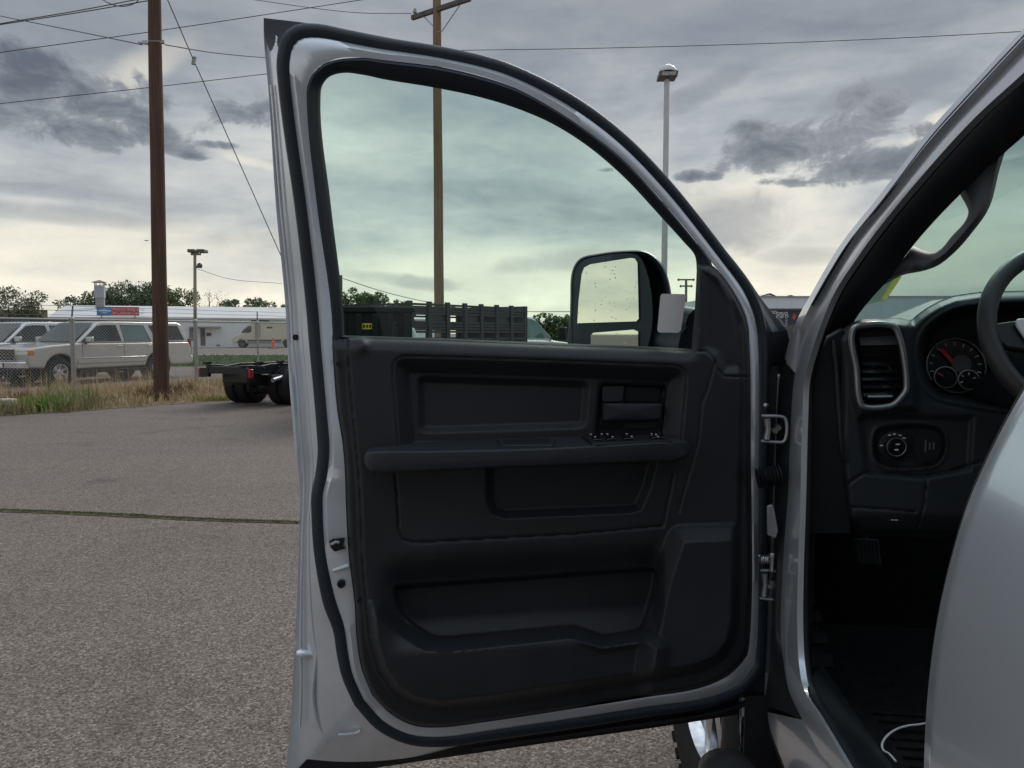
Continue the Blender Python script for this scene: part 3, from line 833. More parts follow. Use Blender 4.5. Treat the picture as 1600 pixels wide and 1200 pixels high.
# ---- hinges, check strap and wiring boot between door and pillar
def bracket(p, w, h, r_, m=ZINC):
    # C-shaped steel hinge loop seen from the rear
    a = T(*p)
    pts = [a + TR * (-w) + ZUP * h, a + TR * (0.2 * w) + ZUP * h, a + TR * (0.85 * w) + ZUP * (h * 0.92), a + TR * w + ZUP * (h * 0.7), a + TR * w - ZUP * (h * 0.7), a + TR * (0.85 * w) - ZUP * (h * 0.95), a + TR * (0.2 * w) - ZUP * h, a + TR * (-w) - ZUP * h * 0.94]
    return MB().tube(curve(pts, 30), r_, 8).build('hinge', m, truck, world=True)


def TU(px, py, u):
    d = ray(px, py); t = (u - (EYE - HINGE) @ TF) / (d @ TF)
    return EYE + d * t[..., None]


def tcoord(p):
    q = p - HINGE; return q @ TF, q @ TR, q[..., 2]


def hinge_at(px0, py0, px1, py1, u):
    a = TU(np.array([px0, px1], float), np.array([py0, py1], float), u); (u0, r0, z0), (u1, r1, z1) = tcoord(a[0]), tcoord(a[1])
    return (u, (r0 + r1) / 2, (z0 + z1) / 2), abs(r1 - r0) / 2, abs(z1 - z0) / 2


for box_, uu in (((1190, 650, 1227, 691), 0.02), ((1188, 891, 1216, 937), 0.02)):
    c, w_, h_ = hinge_at(*box_, uu)
    hg = bracket(c, w_, h_, 0.0035)
    a = T(*c)
    MB().tube([a + TR * (-w_ * 0.55) - ZUP * h_ * 0.8, a + TR * (-w_ * 0.45), a + TR * (-w_ * 0.55) + ZUP * h_ * 0.8], [0.008, 0.006, 0.008], 10).build('hinge_knuckle', ZINC, hg, world=True)
    for dz in (0.1, -0.15):
        MB().lathe([(0.0006, 0.008), (0.006, 0.008), (0.007, 0.0), (0.007, -0.01)], a + TR * (w_ * (0.35 + dz)) + ZUP * h_ * dz + TF * 0.01, -TF, 10).build('hinge_bolt', BRIGHT, hg, world=True)
spr = [TU(np.array([x]), np.array([y]), 0.01)[0] for x, y in ((1186, 874), (1201, 874))]
mbs = MB(); dv = spr[1] - spr[0]
coil = [spr[0] + dv * (k / 60) + 0.009 * (math.cos(k * 0.5) * ZUP + math.sin(k * 0.5) * TF) for k in range(61)]
mbs.tube(coil, 0.0022, 6).build('hinge_spring', BRIGHT, truck, world=True)
pn = TU(np.array([1206.0]), np.array([872.0]), 0.01)[0]
MB().lathe([(0.0005, 0.014), (0.006, 0.013), (0.007, 0.006), (0.0055, 0.0), (0.0055, -0.03)], pn, ZUP, 12).build('hinge_pin', BRIGHT, truck, world=True)
bt = [TU(np.array([x]), np.array([y]), 0.0)[0] for x, y in ((1183, 748), (1222, 742))]
kk = np.linspace(0, 1, 40)
MB().tube([bt[0] * (1 - k) + bt[1] * k for k in kk], 0.021 + 0.004 * np.sin(kk * 50), 12).build('wiring_boot', RUBBER, truck, world=True)
ck = TU(np.array([1199, 1207, 1211, 1216, 1212, 1199], float), np.array([791, 788, 800, 830, 842, 836], float), -0.004)
MB().prism(ck, TF * 0.01).build('check_strap_cover', ZINC, truck, world=True, bevel=0.002)
bs = TU(np.array([1197.0]), np.array([633.0]), 0.0)[0]
MB().lathe([(0.0005, 0.006), (0.005, 0.005), (0.005, -0.01)], bs, -TF, 10).build('door_bolt', BRIGHT, truck, world=True)


# ---- body opening: A pillar, hinge pillar and sill
def fz(z):
    return 0.02 + 0.04 * np.clip((z - 0.8) / 0.7, 0, 1) + 0.10 * np.clip((z - 1.5) / 0.4, 0, 2.0) ** 1.2


def S(pts, r0):
    P = np.asarray(pts, float); d = ray(P[:, 0], P[:, 1]); dr = d @ TR; b0 = (EYE - HINGE) @ TR
    rr = np.full(len(P), r0) if np.isscalar(r0) else np.asarray(r0, float); f = np.full(len(P), 0.06)
    for _ in range(30):
        t = (rr + f - b0) / dr; z = EYE[2] + t * d[:, 2]; f = 0.5 * f + 0.5 * fz(z)
    return EYE + d * t[:, None]


NP = 150
P_0 = curve([(1700, -60), (1600, 44), (1525, 124), (1448, 209), (1372, 308), (1314, 381), (1268, 458), (1247, 496), (1234, 530), (1226, 560), (1221, 600), (1217, 700), (1212, 900), (1206, 1050), (1200, 1122), (1225, 1197), (1275, 1345)], NP)
P_1 = curve([(1704, -36), (1608, 66), (1534, 146), (1457, 231), (1380, 328), (1326, 396), (1283, 462), (1263, 505), (1247, 558), (1241, 590), (1235, 675), (1231, 775), (1225, 855), (1221, 930), (1220, 987), (1224, 1030), (1232, 1077), (1254, 1125), (1296, 1205), (1366, 1340)], NP)
P_2 = curve([(1715, 0), (1600, 113), (1525, 182), (1448, 266), (1372, 358), (1333, 412), (1306, 454), (1287, 496), (1270, 545), (1257, 595), (1254, 650), (1250, 797), (1247, 880), (1246, 992), (1249, 1042), (1256, 1077), (1278, 1115), (1325, 1197), (1400, 1330)], NP)
s0, s1, s2 = S(P_0, 0.0), S(P_1, 0.011), S(P_2, 0.016)
s0b = S(P_0 * 0.5 + P_1 * 0.5, 0.0)
ga = min(range(NP), key=lambda i: abs(P_0[i][1] - 556)); gb = min(range(80, NP), key=lambda i: abs(P_0[i][1] - 1112))
bm_ = MB().grid([s1, (s1 + s2) / 2 - TR * 0.002, s2, s2 + TR * 0.012])
bm_.grid([s0[:ga + 1], s0b[:ga + 1], s1[:ga + 1]]); bm_.grid([s0[gb:], s0b[gb:], s1[gb:]])
MB().grid([s0[ga:gb + 1] + TF * 0.03, s0b[ga:gb + 1] + TF * 0.02, s1[ga:gb + 1]]).build('hinge_pillar_shade', RUBBER, truck, world=True, smooth=60)  # pillar strip coloured black in place of the deep shade beside the door
body = bm_.build('door_frame', SILVER, truck, world=True, smooth=60)
body['label'] = 'silver A pillar and sill around the driver opening'
ws = S(P_2 + np.stack([np.interp(np.arange(NP), [0, 60, NP - 1], [6, 7, 8]), np.zeros(NP)], -1), 0.030)
MB().tube(ws, np.interp(np.arange(NP), [0, 60, 75, NP - 1], [0.006, 0.008, 0.012, 0.013]), 10).build('opening_seal', RUBBER, truck, world=True, smooth=60)
MB().tube(S(P_0[:66] + [9, 5], 0.002), 0.003, 8).build('roof_gutter_seal', FRAME_BLACK, truck, world=True)
# silver hinge pillar face, coloured black to stand for shade behind the door
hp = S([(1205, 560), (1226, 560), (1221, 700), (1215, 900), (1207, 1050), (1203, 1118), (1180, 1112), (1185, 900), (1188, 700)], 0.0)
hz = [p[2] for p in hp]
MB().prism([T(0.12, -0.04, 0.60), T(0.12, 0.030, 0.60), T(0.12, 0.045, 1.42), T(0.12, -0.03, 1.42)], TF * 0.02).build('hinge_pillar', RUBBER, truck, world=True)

# ---- closed rear door behind the opening
RD = curve([(1715, 395), (1672, 490), (1640, 545), (1600, 601), (1565, 662), (1537, 718), (1510, 780), (1480, 880), (1462, 960), (1450, 1040), (1443, 1120), (1440, 1200), (1440, 1300), (1448, 1420), (1470, 1500)], 40)
rd = TU(RD[:, 0], RD[:, 1], -0.95)
rows = [rd + TR * 0.03 - TF * 0.0, rd + TR * 0.006, rd - TF * 0.006]
for k in np.linspace(0.03, 1.15, 14):
    rows.append(rd - TF * k)
MB().grid(rows).build('rear_door', SILVER, truck, world=True, smooth=60)
MB().tube(rd + TR * 0.012 + TF * 0.004, 0.008, 8).build('rear_door_seal', RUBBER, truck, world=True)
ztop = rd[0]
rw = [ztop, ztop + TR * 0.10 + ZUP * 0.28, ztop + TR * 0.17 + ZUP * 0.40]
MB().grid([rw, [p - TF * 1.1 for p in rw]]).build('rear_window', glass_mat('privacy glass', (0.10, 0.12, 0.12), 1.0), truck, world=True)
bp = [rd[i] + TR * 0.05 for i in range(0, 40, 3)]
MB().grid([bp, [p + TR * 0.12 for p in bp]]).build('centre_pillar_trim', PLASTIC_D, truck, world=True)

# ---- cab interior shell
MB().prism([T(0.06, 0.125, 0.62), T(0.6, 0.14, 0.62), T(0.6, 0.14, 1.50), T(0.06, 0.125, 1.53)], -TR * 0.03).build('kick_panel', PLASTIC_D, truck, world=True)
MB().add([T(0.08, 0.06, 0.62), T(0.6, 0.06, 0.62), T(0.6, 1.62, 0.62), T(-2.1, 1.62, 0.62), T(-2.1, 0.06, 0.62), T(0.08, 0.06, 0.62)], [(0, 1, 2, 3, 4)]).build('cab_floor', CARPET, truck, world=True)
MB().prism([T(0.6, 0.05, 0.6), T(0.6, 1.65, 0.6), T(0.62, 1.65, 1.48), T(0.62, 0.05, 1.48)], TF * 0.03).build('firewall', CARPET, truck, world=True)
MB().prism([T(-0.85, 0.20, 1.93), T(-0.92, 0.9, 1.97), T(-0.85, 1.50, 1.93), T(-2.15, 1.50, 1.95), T(-2.2, 0.9, 1.99), T(-2.15, 0.20, 1.95)], ZUP * 0.03).build('roof', SILVER, truck, world=True, bevel=0.01)
MB().prism([T(-2.1, 0.1, 0.6), T(-2.1, 1.62, 0.6), T(-2.1, 1.6, 1.5), T(-2.15, 1.5, 1.93), T(-2.15, 0.2, 1.93), T(-2.1, 0.1, 1.5)], -TF * 0.03).build('cab_rear_wall', PLASTIC_D, truck, world=True)
MB().prism([T(0.6, 1.62, 0.5), T(0.1, 1.62, 0.5), T(-2.1, 1.62, 0.5), T(-2.1, 1.6, 1.48), T(0.2, 1.6, 1.48), T(0.6, 1.6, 1.46)], TR * 0.05).build('far_door', SILVER, truck, world=True)
mb = MB().tube([T(0.06, 1.58, 1.46), T(-0.4, 1.54, 1.74), T(-0.85, 1.47, 1.94)], 0.05, 8)
mb.build('far_pillar', PLASTIC_D, truck, world=True)
# ribbed rubber mat and sill plate
mt = [T(0.02, 0.20, 0.635), T(0.02, 0.80, 0.635), T(-0.6, 0.80, 0.635), T(-0.6, 0.20, 0.635)]
mm = MB().prism(mt, ZUP * 0.012).build('floor_mat', CARPET, truck, world=True, bevel=0.004)
for k in range(16):
    a = T(-0.02 - k * 0.036, 0.24, 0.650); b = T(-0.02 - k * 0.036, 0.76, 0.650)
    MB().tube([a, b], 0.0035, 6).build('mat_rib', CARPET, mm, world=True)
sp = curve([(1262, 1078), (1284, 1112), (1335, 1197), (1410, 1325)], 24); sp2 = curve([(1285, 1040), (1320, 1090), (1390, 1190), (1480, 1320)], 24)
spa = S(sp - [4, 0], 0.03); spb = at_Z(sp2[:, 0], sp2[:, 1], 0.655)
MB().grid([spa, (spa + spb) / 2 + ZUP * 0.012, spb]).build('sill_plate', PLASTIC_D, truck, world=True, smooth=60)

# ---- A pillar trim, grab handle, windscreen
pin = curve([(1790, 20), (1600, 212), (1567, 241), (1500, 304), (1429, 381), (1387, 438), (1356, 473), (1336, 500), (1322, 535)], 60)
pou = curve([(1712, 10), (1604, 122), (1529, 190), (1455, 272), (1380, 364), (1340, 418), (1312, 460), (1292, 502), (1276, 548)], 60)
a, b = S(pou, 0.075), S(pin, 0.135)
MB().grid([a, a * 0.7 + b * 0.3 - TR * 0.012, a * 0.3 + b * 0.7 - TR * 0.012, b, b + TF * 0.10 + TR * 0.01]).build('pillar_trim', PLASTIC_D, truck, world=True, smooth=60)
go = curve([(1572, 232), (1561, 268), (1549, 316), (1540, 335), (1520, 362), (1498, 388), (1467, 414), (1444, 423), (1410, 430), (1380, 446)], 40)
gi = curve([(1500, 304), (1508, 318), (1513, 330), (1509, 344), (1488, 368), (1466, 392), (1455, 394), (1443, 391), (1431, 386), (1427, 384)], 40)
MB().grid([S(go, 0.172), S(go, 0.150), S(go * 0.85 + gi * 0.15, 0.137), S(go * 0.5 + gi * 0.5, 0.131), S(go * 0.12 + gi * 0.88, 0.138), S(gi, 0.150), S(gi, 0.172), S(go, 0.172)]).build('grab_handle', PLASTIC, truck, world=True, smooth=60)
wl = S([(1322, 520), (1600, 205), (1790, 15)], 0.165)
rows = []
for k in np.linspace(0, 1, 10):
    rr = 1.40 * k; bow = 0.22 * (1 - (2 * k - 1) ** 2)
    rows.append([p + TR * rr + TF * (bow + 0.10) for p in (wl[0] - ZUP * 0.07 + TF * 0.12, wl[0] * 0.5 + wl[1] * 0.5, wl[1], wl[2])])
MB().grid(rows).build('windscreen', WIND_GLASS, truck, world=True, smooth=80)
st = S([(1340, 480), (1353, 467), (1392, 427), (1409, 432), (1385, 468)], 0.20)
stk = MB().prism(st, TF * 0.001).build('windscreen_sticker', mat('sticker green grey', (0.30, 0.36, 0.26), 0.6, var=(40, .9, 1.1)), truck, world=True)
stk['label'] = 'yellow edged inspection sticker low on the windscreen'
ye = S([(1385, 468), (1376, 469), (1400, 430), (1409, 432)], 0.1985)
MB().prism(ye, -TF * 0.001).build('sticker_edge', YELLOW, stk, world=True)

# ---- dashboard
UD = -0.03


def dash_place(X, Y, n):
    d = ray(X, Y); t = (UD - n - (EYE - HINGE) @ TF) / (d @ TF)
    return EYE + d * t[..., None]


DASH = [(1308, 530), (1318, 515), (1332, 504), (1345, 499), (1372, 497), (1405, 497), (1424, 500), (1434, 491), (1448, 481), (1466, 471), (1490, 462), (1530, 456), (1600, 454), (1700, 460), (1760, 480), (1760, 845), (1345, 838), (1322, 812), (1312, 740), (1310, 640)]
BINN = curve([(1436, 540), (1444, 518), (1462, 500), (1492, 484), (1540, 476), (1640, 474), (1740, 490), (1740, 610), (1600, 640), (1500, 628), (1462, 618), (1445, 600), (1437, 570)], 120, closed=True)
VENT = curve([(1331, 514), (1337, 508), (1347, 506), (1388, 505), (1399, 509), (1405, 521), (1412, 547), (1418, 600), (1417, 611), (1408, 624), (1396, 635), (1384, 638), (1354, 639), (1346, 636), (1342, 628), (1337, 580)], 120, closed=True)
SWP = curve([(1366, 684), (1372, 671), (1384, 667), (1460, 667), (1472, 673), (1477, 690), (1473, 712), (1462, 725), (1445, 729), (1385, 729), (1371, 722), (1366, 708)], 90, closed=True)


def dash_depth(X, Y, S_):
    n = -0.05 * (1 - smoothstep(S_, 0, 16)) ** 2
    n += 0.02 * smoothstep(sdf(X, Y, [(1326, 500), (1424, 500), (1434, 640), (1340, 652), (1330, 620)]), -6, 10)
    b = sdf(X, Y, BINN); n -= 0.16 * smoothstep(b, -2, 14) + 0.004 * np.exp(-(np.abs(b + 8) / 2.5) ** 2)
    v = sdf(X, Y, VENT); n -= 0.055 * smoothstep(v, 5, 12)
    n -= 0.012 * smoothstep(sdf(X, Y, [(1343, 655), (1352, 649), (1520, 652), (1515, 735), (1440, 748), (1352, 740)]), -5, 7)
    w_ = sdf(X, Y, SWP); n -= 0.014 * smoothstep(w_, -1, 6) - 0.004 * np.exp(-(np.abs(w_ + 3) / 2.2) ** 2)
    n -= 0.006 * np.exp(-(line_dist(X, Y, [(1312, 770), (1330, 752), (1352, 738), (1440, 744), (1480, 738), (1530, 722)]) / 1.8) ** 2)
    n -= 0.005 * np.exp(-(line_dist(X, Y, [(1448, 745), (1443, 790), (1432, 830)]) / 1.6) ** 2)
    n -= 0.005 * np.exp(-(line_dist(X, Y, [(1325, 792), (1390, 796), (1430, 800)]) / 1.6) ** 2)
    n += 0.010 * smoothstep(sdf(X, Y, [(1301, 527), (1309, 527), (1324, 720), (1313, 722)]), -3, 4)
    n -= 0.03 * smoothstep(Y, 800, 840)
    return n


dash = relief(DASH, 2.2, dash_depth, dash_place).build('dashboard', DASH_M, truck, world=True, smooth=60)
ep = TU(np.array([1266, 1276, 1292, 1318, 1326, 1330, 1258], float), np.array([600, 556, 528, 512, 640, 835, 835], float), UD + 0.035)
MB().prism(ep, TF * 0.03).build('dash_end_panel', PLASTIC_D, dash, world=True, bevel=0.004)
es = TU(np.array([1303, 1307, 1311, 1315, 1318], float), np.array([530, 580, 640, 700, 724], float), UD + 0.028)
MB().tube(curve(es, 20), np.interp(np.linspace(0, 1, 20), [0, .1, .8, 1], [.003, .007, .006, .002]), 8).build('dash_end_strip', ARM_M, dash, world=True, smooth=60)
dt = TU(np.array([1318, 1345, 1424, 1530, 1760], float), np.array([520, 504, 506, 462, 488], float), UD + 0.03)
MB().grid([dt, [p + TF * 0.25 for p in dt], [p + TF * 0.5 - ZUP * 0.03 for p in dt]]).build('dash_top', DASH_M, dash, world=True, smooth=60)


def DP(pts, n):
    P = np.asarray(pts, float); return dash_place(P[:, 0], P[:, 1], np.full(len(P), n))


vr = VENT.mean(0) + (VENT - VENT.mean(0)) * 0.965
MB().tube(DP(vr, 0.022), 0.0065, 10, closed=True).build('vent_bezel', SATIN, dash, world=True, smooth=60)
for k, yy in enumerate((533, 552, 566, 578, 590, 602, 614)):
    xl, xr = 1343 + (yy - 520) * 0.06, 1401 + (yy - 520) * 0.12
    c = DP([(xl, yy), (xr, yy - 1)], -0.004); up = (ZUP * 0.8 + TF * 0.6) * (0.008 if k else 0.011)
    MB().add([c[0] - up, c[1] - up, c[1] + up, c[0] + up, c[0] - up + TF * .004, c[1] - up + TF * .004, c[1] + up + TF * .004, c[0] + up + TF * .004], [(0, 1, 2, 3), (4, 5, 6, 7), (0, 1, 5, 4), (3, 2, 6, 7), (0, 3, 7, 4), (1, 2, 6, 5)]).build('vent_slat', SATIN if k == 0 else GLOSS_BLACK, dash, world=True)
MB().tube(DP(curve([(1362, 574), (1391, 573.5), (1392, 577), (1363, 577.5)], 24, closed=True), 0.014), 0.0020, 6, closed=True).build('vent_tab', CHROME, dash, world=True)
c = DP([(1355, 620), (1394, 619.5)], 0.004)
MB().tube([c[0], c[1]], 0.0035, 8).build('vent_dial', SATIN, dash, world=True)
# light switch panel
c = DP([(1397, 697)], -0.004)[0]
MB().lathe([(0.032, -0.012), (0.032, -0.001), (0.030, 0.0), (0.0, 0.0)], c, -TF, 32).build('light_switch_base', PLASTIC_D, dash, world=True)
MB().lathe([(0.021, 0.0), (0.0205, 0.012), (0.017, 0.014), (0.0, 0.014)], c, -TF, 32).build('light_switch_knob', GLOSS_BLACK, dash, world=True)
rg = [c - TF * 0.0145 + 0.0195 * (math.cos(a_) * TR + math.sin(a_) * ZUP) for a_ in np.linspace(0, 2 * math.pi, 40, endpoint=False)]
MB().tube(rg, 0.0009, 6, closed=True).build('knob_ring', SATIN, dash, world=True)
for a_ in (2.0, 1.6, 1.15, 0.75, 3.1):
    q = c - TF * 0.002 + 0.0265 * (math.cos(a_) * TR + math.sin(a_) * ZUP)
    MB().obox(q, TR * 0.003, ZUP * 0.0014, TF * 0.0005).build('switch_symbol', WHITE_P, dash, world=True)
for dx, dz in ((0.002, 0.006), (0.0, -0.006)):
    MB().obox(c - TF * 0.0146 + TR * dx + ZUP * dz, TR * 0.004, ZUP * 0.0016, TF * 0.0005).build('switch_symbol', WHITE_P, dash, world=True)
mbp = MB().prism(DP(curve([(1432, 675), (1462, 675), (1468, 686), (1466, 708), (1456, 718), (1432, 718)], 30, closed=True), -0.006), -TF * 0.004).build('dimmer_panel', PLASTIC_D, dash, world=True)
for x in (1446, 1452.5, 1458.5):
    q = DP([(x, 697)], 0.002)[0]
    MB().obox(q, TR * 0.0014, ZUP * (0.013 if x < 1450 else 0.008), TF * 0.002).build('dimmer_wheel', SATIN, dash, world=True)
q = DP([(1396, 812)], -0.012)[0]
MB().obox(q, TR * 0.017, ZUP * 0.004, TF * 0.006).build('hood_release', PLASTIC, dash, world=True, bevel=0.002)
for dx in (-0.004, 0.004):
    MB().obox(q - TF * 0.0066 + TR * dx + ZUP * 0.001, TR * 0.003, ZUP * 0.001, TF * 0.0004).build('release_symbol', WHITE_P, dash, world=True)
# gauges
def dial(px, py, r_, n):
    c = DP([(px, py)], n)[0]
    ax = -TF * 0.96 + ZUP * 0.2; ax = ax / np.linalg.norm(ax); up = ZUP * 0.96 + TF * 0.2
    MB().lathe([(r_ * 1.06, -0.01), (r_ * 1.06, 0.006), (r_ * 0.99, 0.006), (r_ * 0.97, 0.0), (0.0, 0.0)], c, ax, 40).build('gauge', GLOSS_BLACK, dash, world=True)
    rr = [c + ax * 0.006 + r_ * 1.03 * (math.cos(t) * TR + math.sin(t) * up) for t in np.linspace(0, 2 * math.pi, 44, endpoint=False)]
    MB().tube(rr, 0.0014, 6, closed=True).build('gauge_ring', SATIN, dash, world=True)
    return c, ax, up


c, ax, up = dial(1492, 572, 0.062, -0.145)
def mark(c, ax, up, t, r0, r1, w_, m, name, off=0.002):
    e = math.cos(t) * TR + math.sin(t) * up; f = -math.sin(t) * TR + math.cos(t) * up
    MB().obox(c + ax * off + e * (r0 + r1) / 2, e * (r1 - r0) / 2, f * w_, ax * 0.0006).build(name, m, dash, world=True)
for k in range(13):
    mark(c, ax, up, rad(215 - k * 21), 0.049, 0.057, 0.0011, WHITE_P, 'gauge_tick')
mark(c, ax, up, rad(128), 0.008, 0.050, 0.0045, RED, 'gauge_needle', 0.006)
hub_m = mat('gauge hub', (0.10, 0.105, 0.11), 0.5, var=(9, .95, 1.05))
MB().lathe([(0.022, 0.0), (0.021, 0.008), (0.0, 0.009)], c + TR * 0.012 + up * 0.004, ax, 28).build('gauge_hub', hub_m, dash, world=True)
c2, ax2, up2 = dial(1476, 590, 0.024, -0.125)
mark(c2, ax2, up2, rad(150), 0.006, 0.020, 0.0022, RED, 'gauge_needle', 0.006)
c3, ax3, up3 = dial(1512, 594, 0.022, -0.130)
for k in range(4): mark(c3, ax3, up3, rad(200 - k * 60), 0.012, 0.018, 0.0012, WHITE_P, 'gauge_tick')
c4, ax4, up4 = dial(1598, 575, 0.062, -0.145)
for k in range(13): mark(c4, ax4, up4, rad(215 - k * 21), 0.049, 0.057, 0.0011, WHITE_P, 'gauge_tick')

# ---- steering wheel and column
sw = at_Y(1712, 522, 1.42)
axw = -TF * 0.90 + ZUP * 0.43; axw = axw / np.linalg.norm(axw); upw = np.cross(axw, TR); upw = upw if upw[2] > 0 else -upw
ringp = [sw + 0.185 * (math.cos(t) * TR + math.sin(t) * upw) for t in np.linspace(0, 2 * math.pi, 72, endpoint=False)]
wheel = MB().tube(ringp, 0.0165, 14, closed=True, flat=1.15, up=axw).build('steering_wheel', mat('wheel vinyl', (0.030, 0.030, 0.033), 0.48, bump=(500, .3, .001), var=(12, .9, 1.1)), truck, world=True, smooth=80)
hubp = [sw - axw * 0.02 + TR * x * 0.095 + upw * y * 0.075 for x, y in ((-1, .6), (-.7, .95), (.7, .95), (1, .6), (.75, -.9), (.3, -1.1), (-.3, -1.1), (-.75, -.9))]
MB().prism(hubp, axw * 0.04).build('wheel_hub', PLASTIC_D, wheel, world=True, bevel=0.012, segs=3)
for sx in (-1, 1):
    sk = [sw + TR * sx * x + upw * y for x, y in ((0.08, 0.035), (0.172, 0.02), (0.176, -0.012), (0.16, -0.03), (0.07, -0.045))]
    MB().prism([p - axw * 0.012 for p in sk], axw * 0.018).build('wheel_spoke', PLASTIC_D, wheel, world=True, bevel=0.004)
    sk2 = [sw + TR * sx * x + upw * y + axw * 0.008 for x, y in ((0.085, 0.030), (0.135, 0.026), (0.142, 0.015), (0.128, -0.020), (0.085, -0.032))]
    MB().prism(sk2, axw * 0.006).build('spoke_trim', SATIN, wheel, world=True, bevel=0.003)
    sk3 = [sw + TR * sx * x + upw * y + axw * 0.0145 for x, y in ((0.085, 0.022), (0.124, 0.018), (0.120, -0.012), (0.085, -0.022))]
    MB().prism(sk3, axw * 0.004).build('spoke_buttons', GLOSS_BLACK, wheel, world=True, bevel=0.002)
MB().tube([sw - axw * 0.02, sw - axw * 0.36], [0.055, 0.075], 14).build('steering_column', PLASTIC_D, wheel, world=True)
# pedals
pd = at_Y(1355, 862, 2.05)
MB().obox(pd, TR * 0.032, (ZUP * 0.9 + TF * 0.4) * 0.035, (TF * 0.9 - ZUP * 0.4) * 0.006).build('brake_pedal', PLASTIC, truck, world=True, bevel=0.003)
for k in range(6):
    MB().obox(pd - (TF * 0.9 - ZUP * 0.4) * 0.007 + TR * (k - 2.5) * 0.010, TR * 0.002, (ZUP * 0.9 + TF * 0.4) * 0.032, (TF * 0.9 - ZUP * 0.4) * 0.001).build('pedal_rib', PLASTIC_D, truck, world=True)
MB().tube([pd + TF * 0.01, pd + TF * 0.12 + ZUP * 0.25], 0.010, 8).build('pedal_arm', RUBBER, truck, world=True)

# ---- fender, bonnet, step and front wheel (beyond and below the door)
AX = 0.62
prof = []
for u_, z_ in ((0.15, 1.40), (0.15, 0.62)): prof.append((u_, z_))
prof += [(AX - 0.47, 0.61)] + [(AX + 0.52 * math.cos(t), 0.44 + 0.50 * math.sin(t)) for t in np.linspace(math.pi * 0.93, 0.07 * math.pi, 14)] + [(AX + 0.54, 0.52), (1.32, 0.55), (1.36, 1.28), (0.9, 1.36)]
MB().prism([T(u_, -0.03, z_) for u_, z_ in prof], TR * 0.10).build('fender', SILVER, truck, world=True, bevel=0.02, segs=3)
MB().prism([T(0.68, 0.03, 1.38), T(1.36, 0.05, 1.26), T(1.42, 0.8, 1.28), T(1.36, 1.6, 1.26), T(0.68, 1.62, 1.38), T(0.72, 0.82, 1.42)], -ZUP * 0.04).build('bonnet', SILVER, truck, world=True, bevel=0.01)
MB().prism([T(1.38, 0.0, 0.5), T(1.45, 0.8, 0.5), T(1.38, 1.66, 0.5), T(1.36, 1.64, 1.25), T(1.42, 0.8, 1.27), T(1.36, 0.02, 1.25)], TF * 0.05).build('front_grille', GLOSS_BLACK, truck, world=True)
MB().prism([T(0.07, 1.55, 0.55), T(1.36, 1.55, 0.55), T(1.36, 1.64, 1.26), T(0.07, 1.64, 1.40)], TR * 0.06).build('far_fender', SILVER, truck, world=True)


def tyre_prof(R, w_, rim):
    return [(rim, -w_ * 0.42), (rim + 0.02, -w_ * 0.47), ((R + rim) / 2, -w_ * 0.52), (R - 0.035, -w_ * 0.49), (R - 0.012, -w_ * 0.43), (R, -w_ * 0.34), (R, w_ * 0.34), (R - 0.012, w_ * 0.43), (R - 0.035, w_ * 0.49), ((R + rim) / 2, w_ * 0.52), (rim + 0.02, w_ * 0.47), (rim, w_ * 0.42)]


def add_wheel(parent, c, axis, R=0.40, w_=0.26, rim=0.235, rm=BRIGHT, world=False, spokes=8, lugs=True):
    """tyre with tread blocks; axis points out of the vehicle"""
    axis = np.asarray(axis, float); axis = axis / np.linalg.norm(axis); c = np.asarray(c, float)
    mb_ = MB().lathe(tyre_prof(R, w_, rim), c, axis, 40)
    u = ZUP - (ZUP @ axis) * axis; u = u / np.linalg.norm(u); v = np.cross(axis, u)
    if lugs:
        for k in range(44):
            t = 2 * math.pi * k / 44; e = math.cos(t) * u + math.sin(t) * v; f = -math.sin(t) * u + math.cos(t) * v
            for sd in (-1, 1):
                mb_.obox(c + e * (R - 0.002) + axis * sd * w_ * 0.36 + f * sd * 0.008, e * 0.009, f * 0.016, axis * w_ * 0.13)
    tyre = mb_.build('wheel', TYRE, parent, world=world)
    mb_ = MB().lathe([(rim + 0.004, w_ * 0.43), (rim - 0.008, w_ * 0.44), (rim - 0.02, w_ * 0.36), (rim - 0.03, w_ * 0.15), (rim - 0.035, -w_ * 0.3), (rim * 0.3, -w_ * 0.3), (0.001, -w_ * 0.3)], c, axis, 40)
    mb_.lathe([(rim * 0.36, w_ * 0.05), (rim * 0.36, w_ * 0.30), (rim * 0.28, w_ * 0.36), (0.001, w_ * 0.36)], c, axis, 24)
    for k in range(spokes):
        t = 2 * math.pi * k / spokes; e = math.cos(t) * u + math.sin(t) * v; f = -math.sin(t) * u + math.cos(t) * v
        mb_.add([c + e * rim * 0.3 + f * 0.03 + axis * w_ * 0.30, c + e * rim * 0.3 - f * 0.03 + axis * w_ * 0.30, c + e * (rim - 0.02) - f * 0.022 + axis * w_ * 0.34, c + e * (rim - 0.02) + f * 0.022 + axis * w_ * 0.34,
                 c + e * rim * 0.3 + f * 0.03 + axis * w_ * 0.1, c + e * rim * 0.3 - f * 0.03 + axis * w_ * 0.1, c + e * (rim - 0.02) - f * 0.022 + axis * w_ * 0.1, c + e * (rim - 0.02) + f * 0.022 + axis * w_ * 0.1],
                [(0, 1, 2, 3), (4, 7, 6, 5), (0, 3, 7, 4), (1, 5, 6, 2)])
    mb_.build('rim', rm, tyre, world=world)
    return tyre


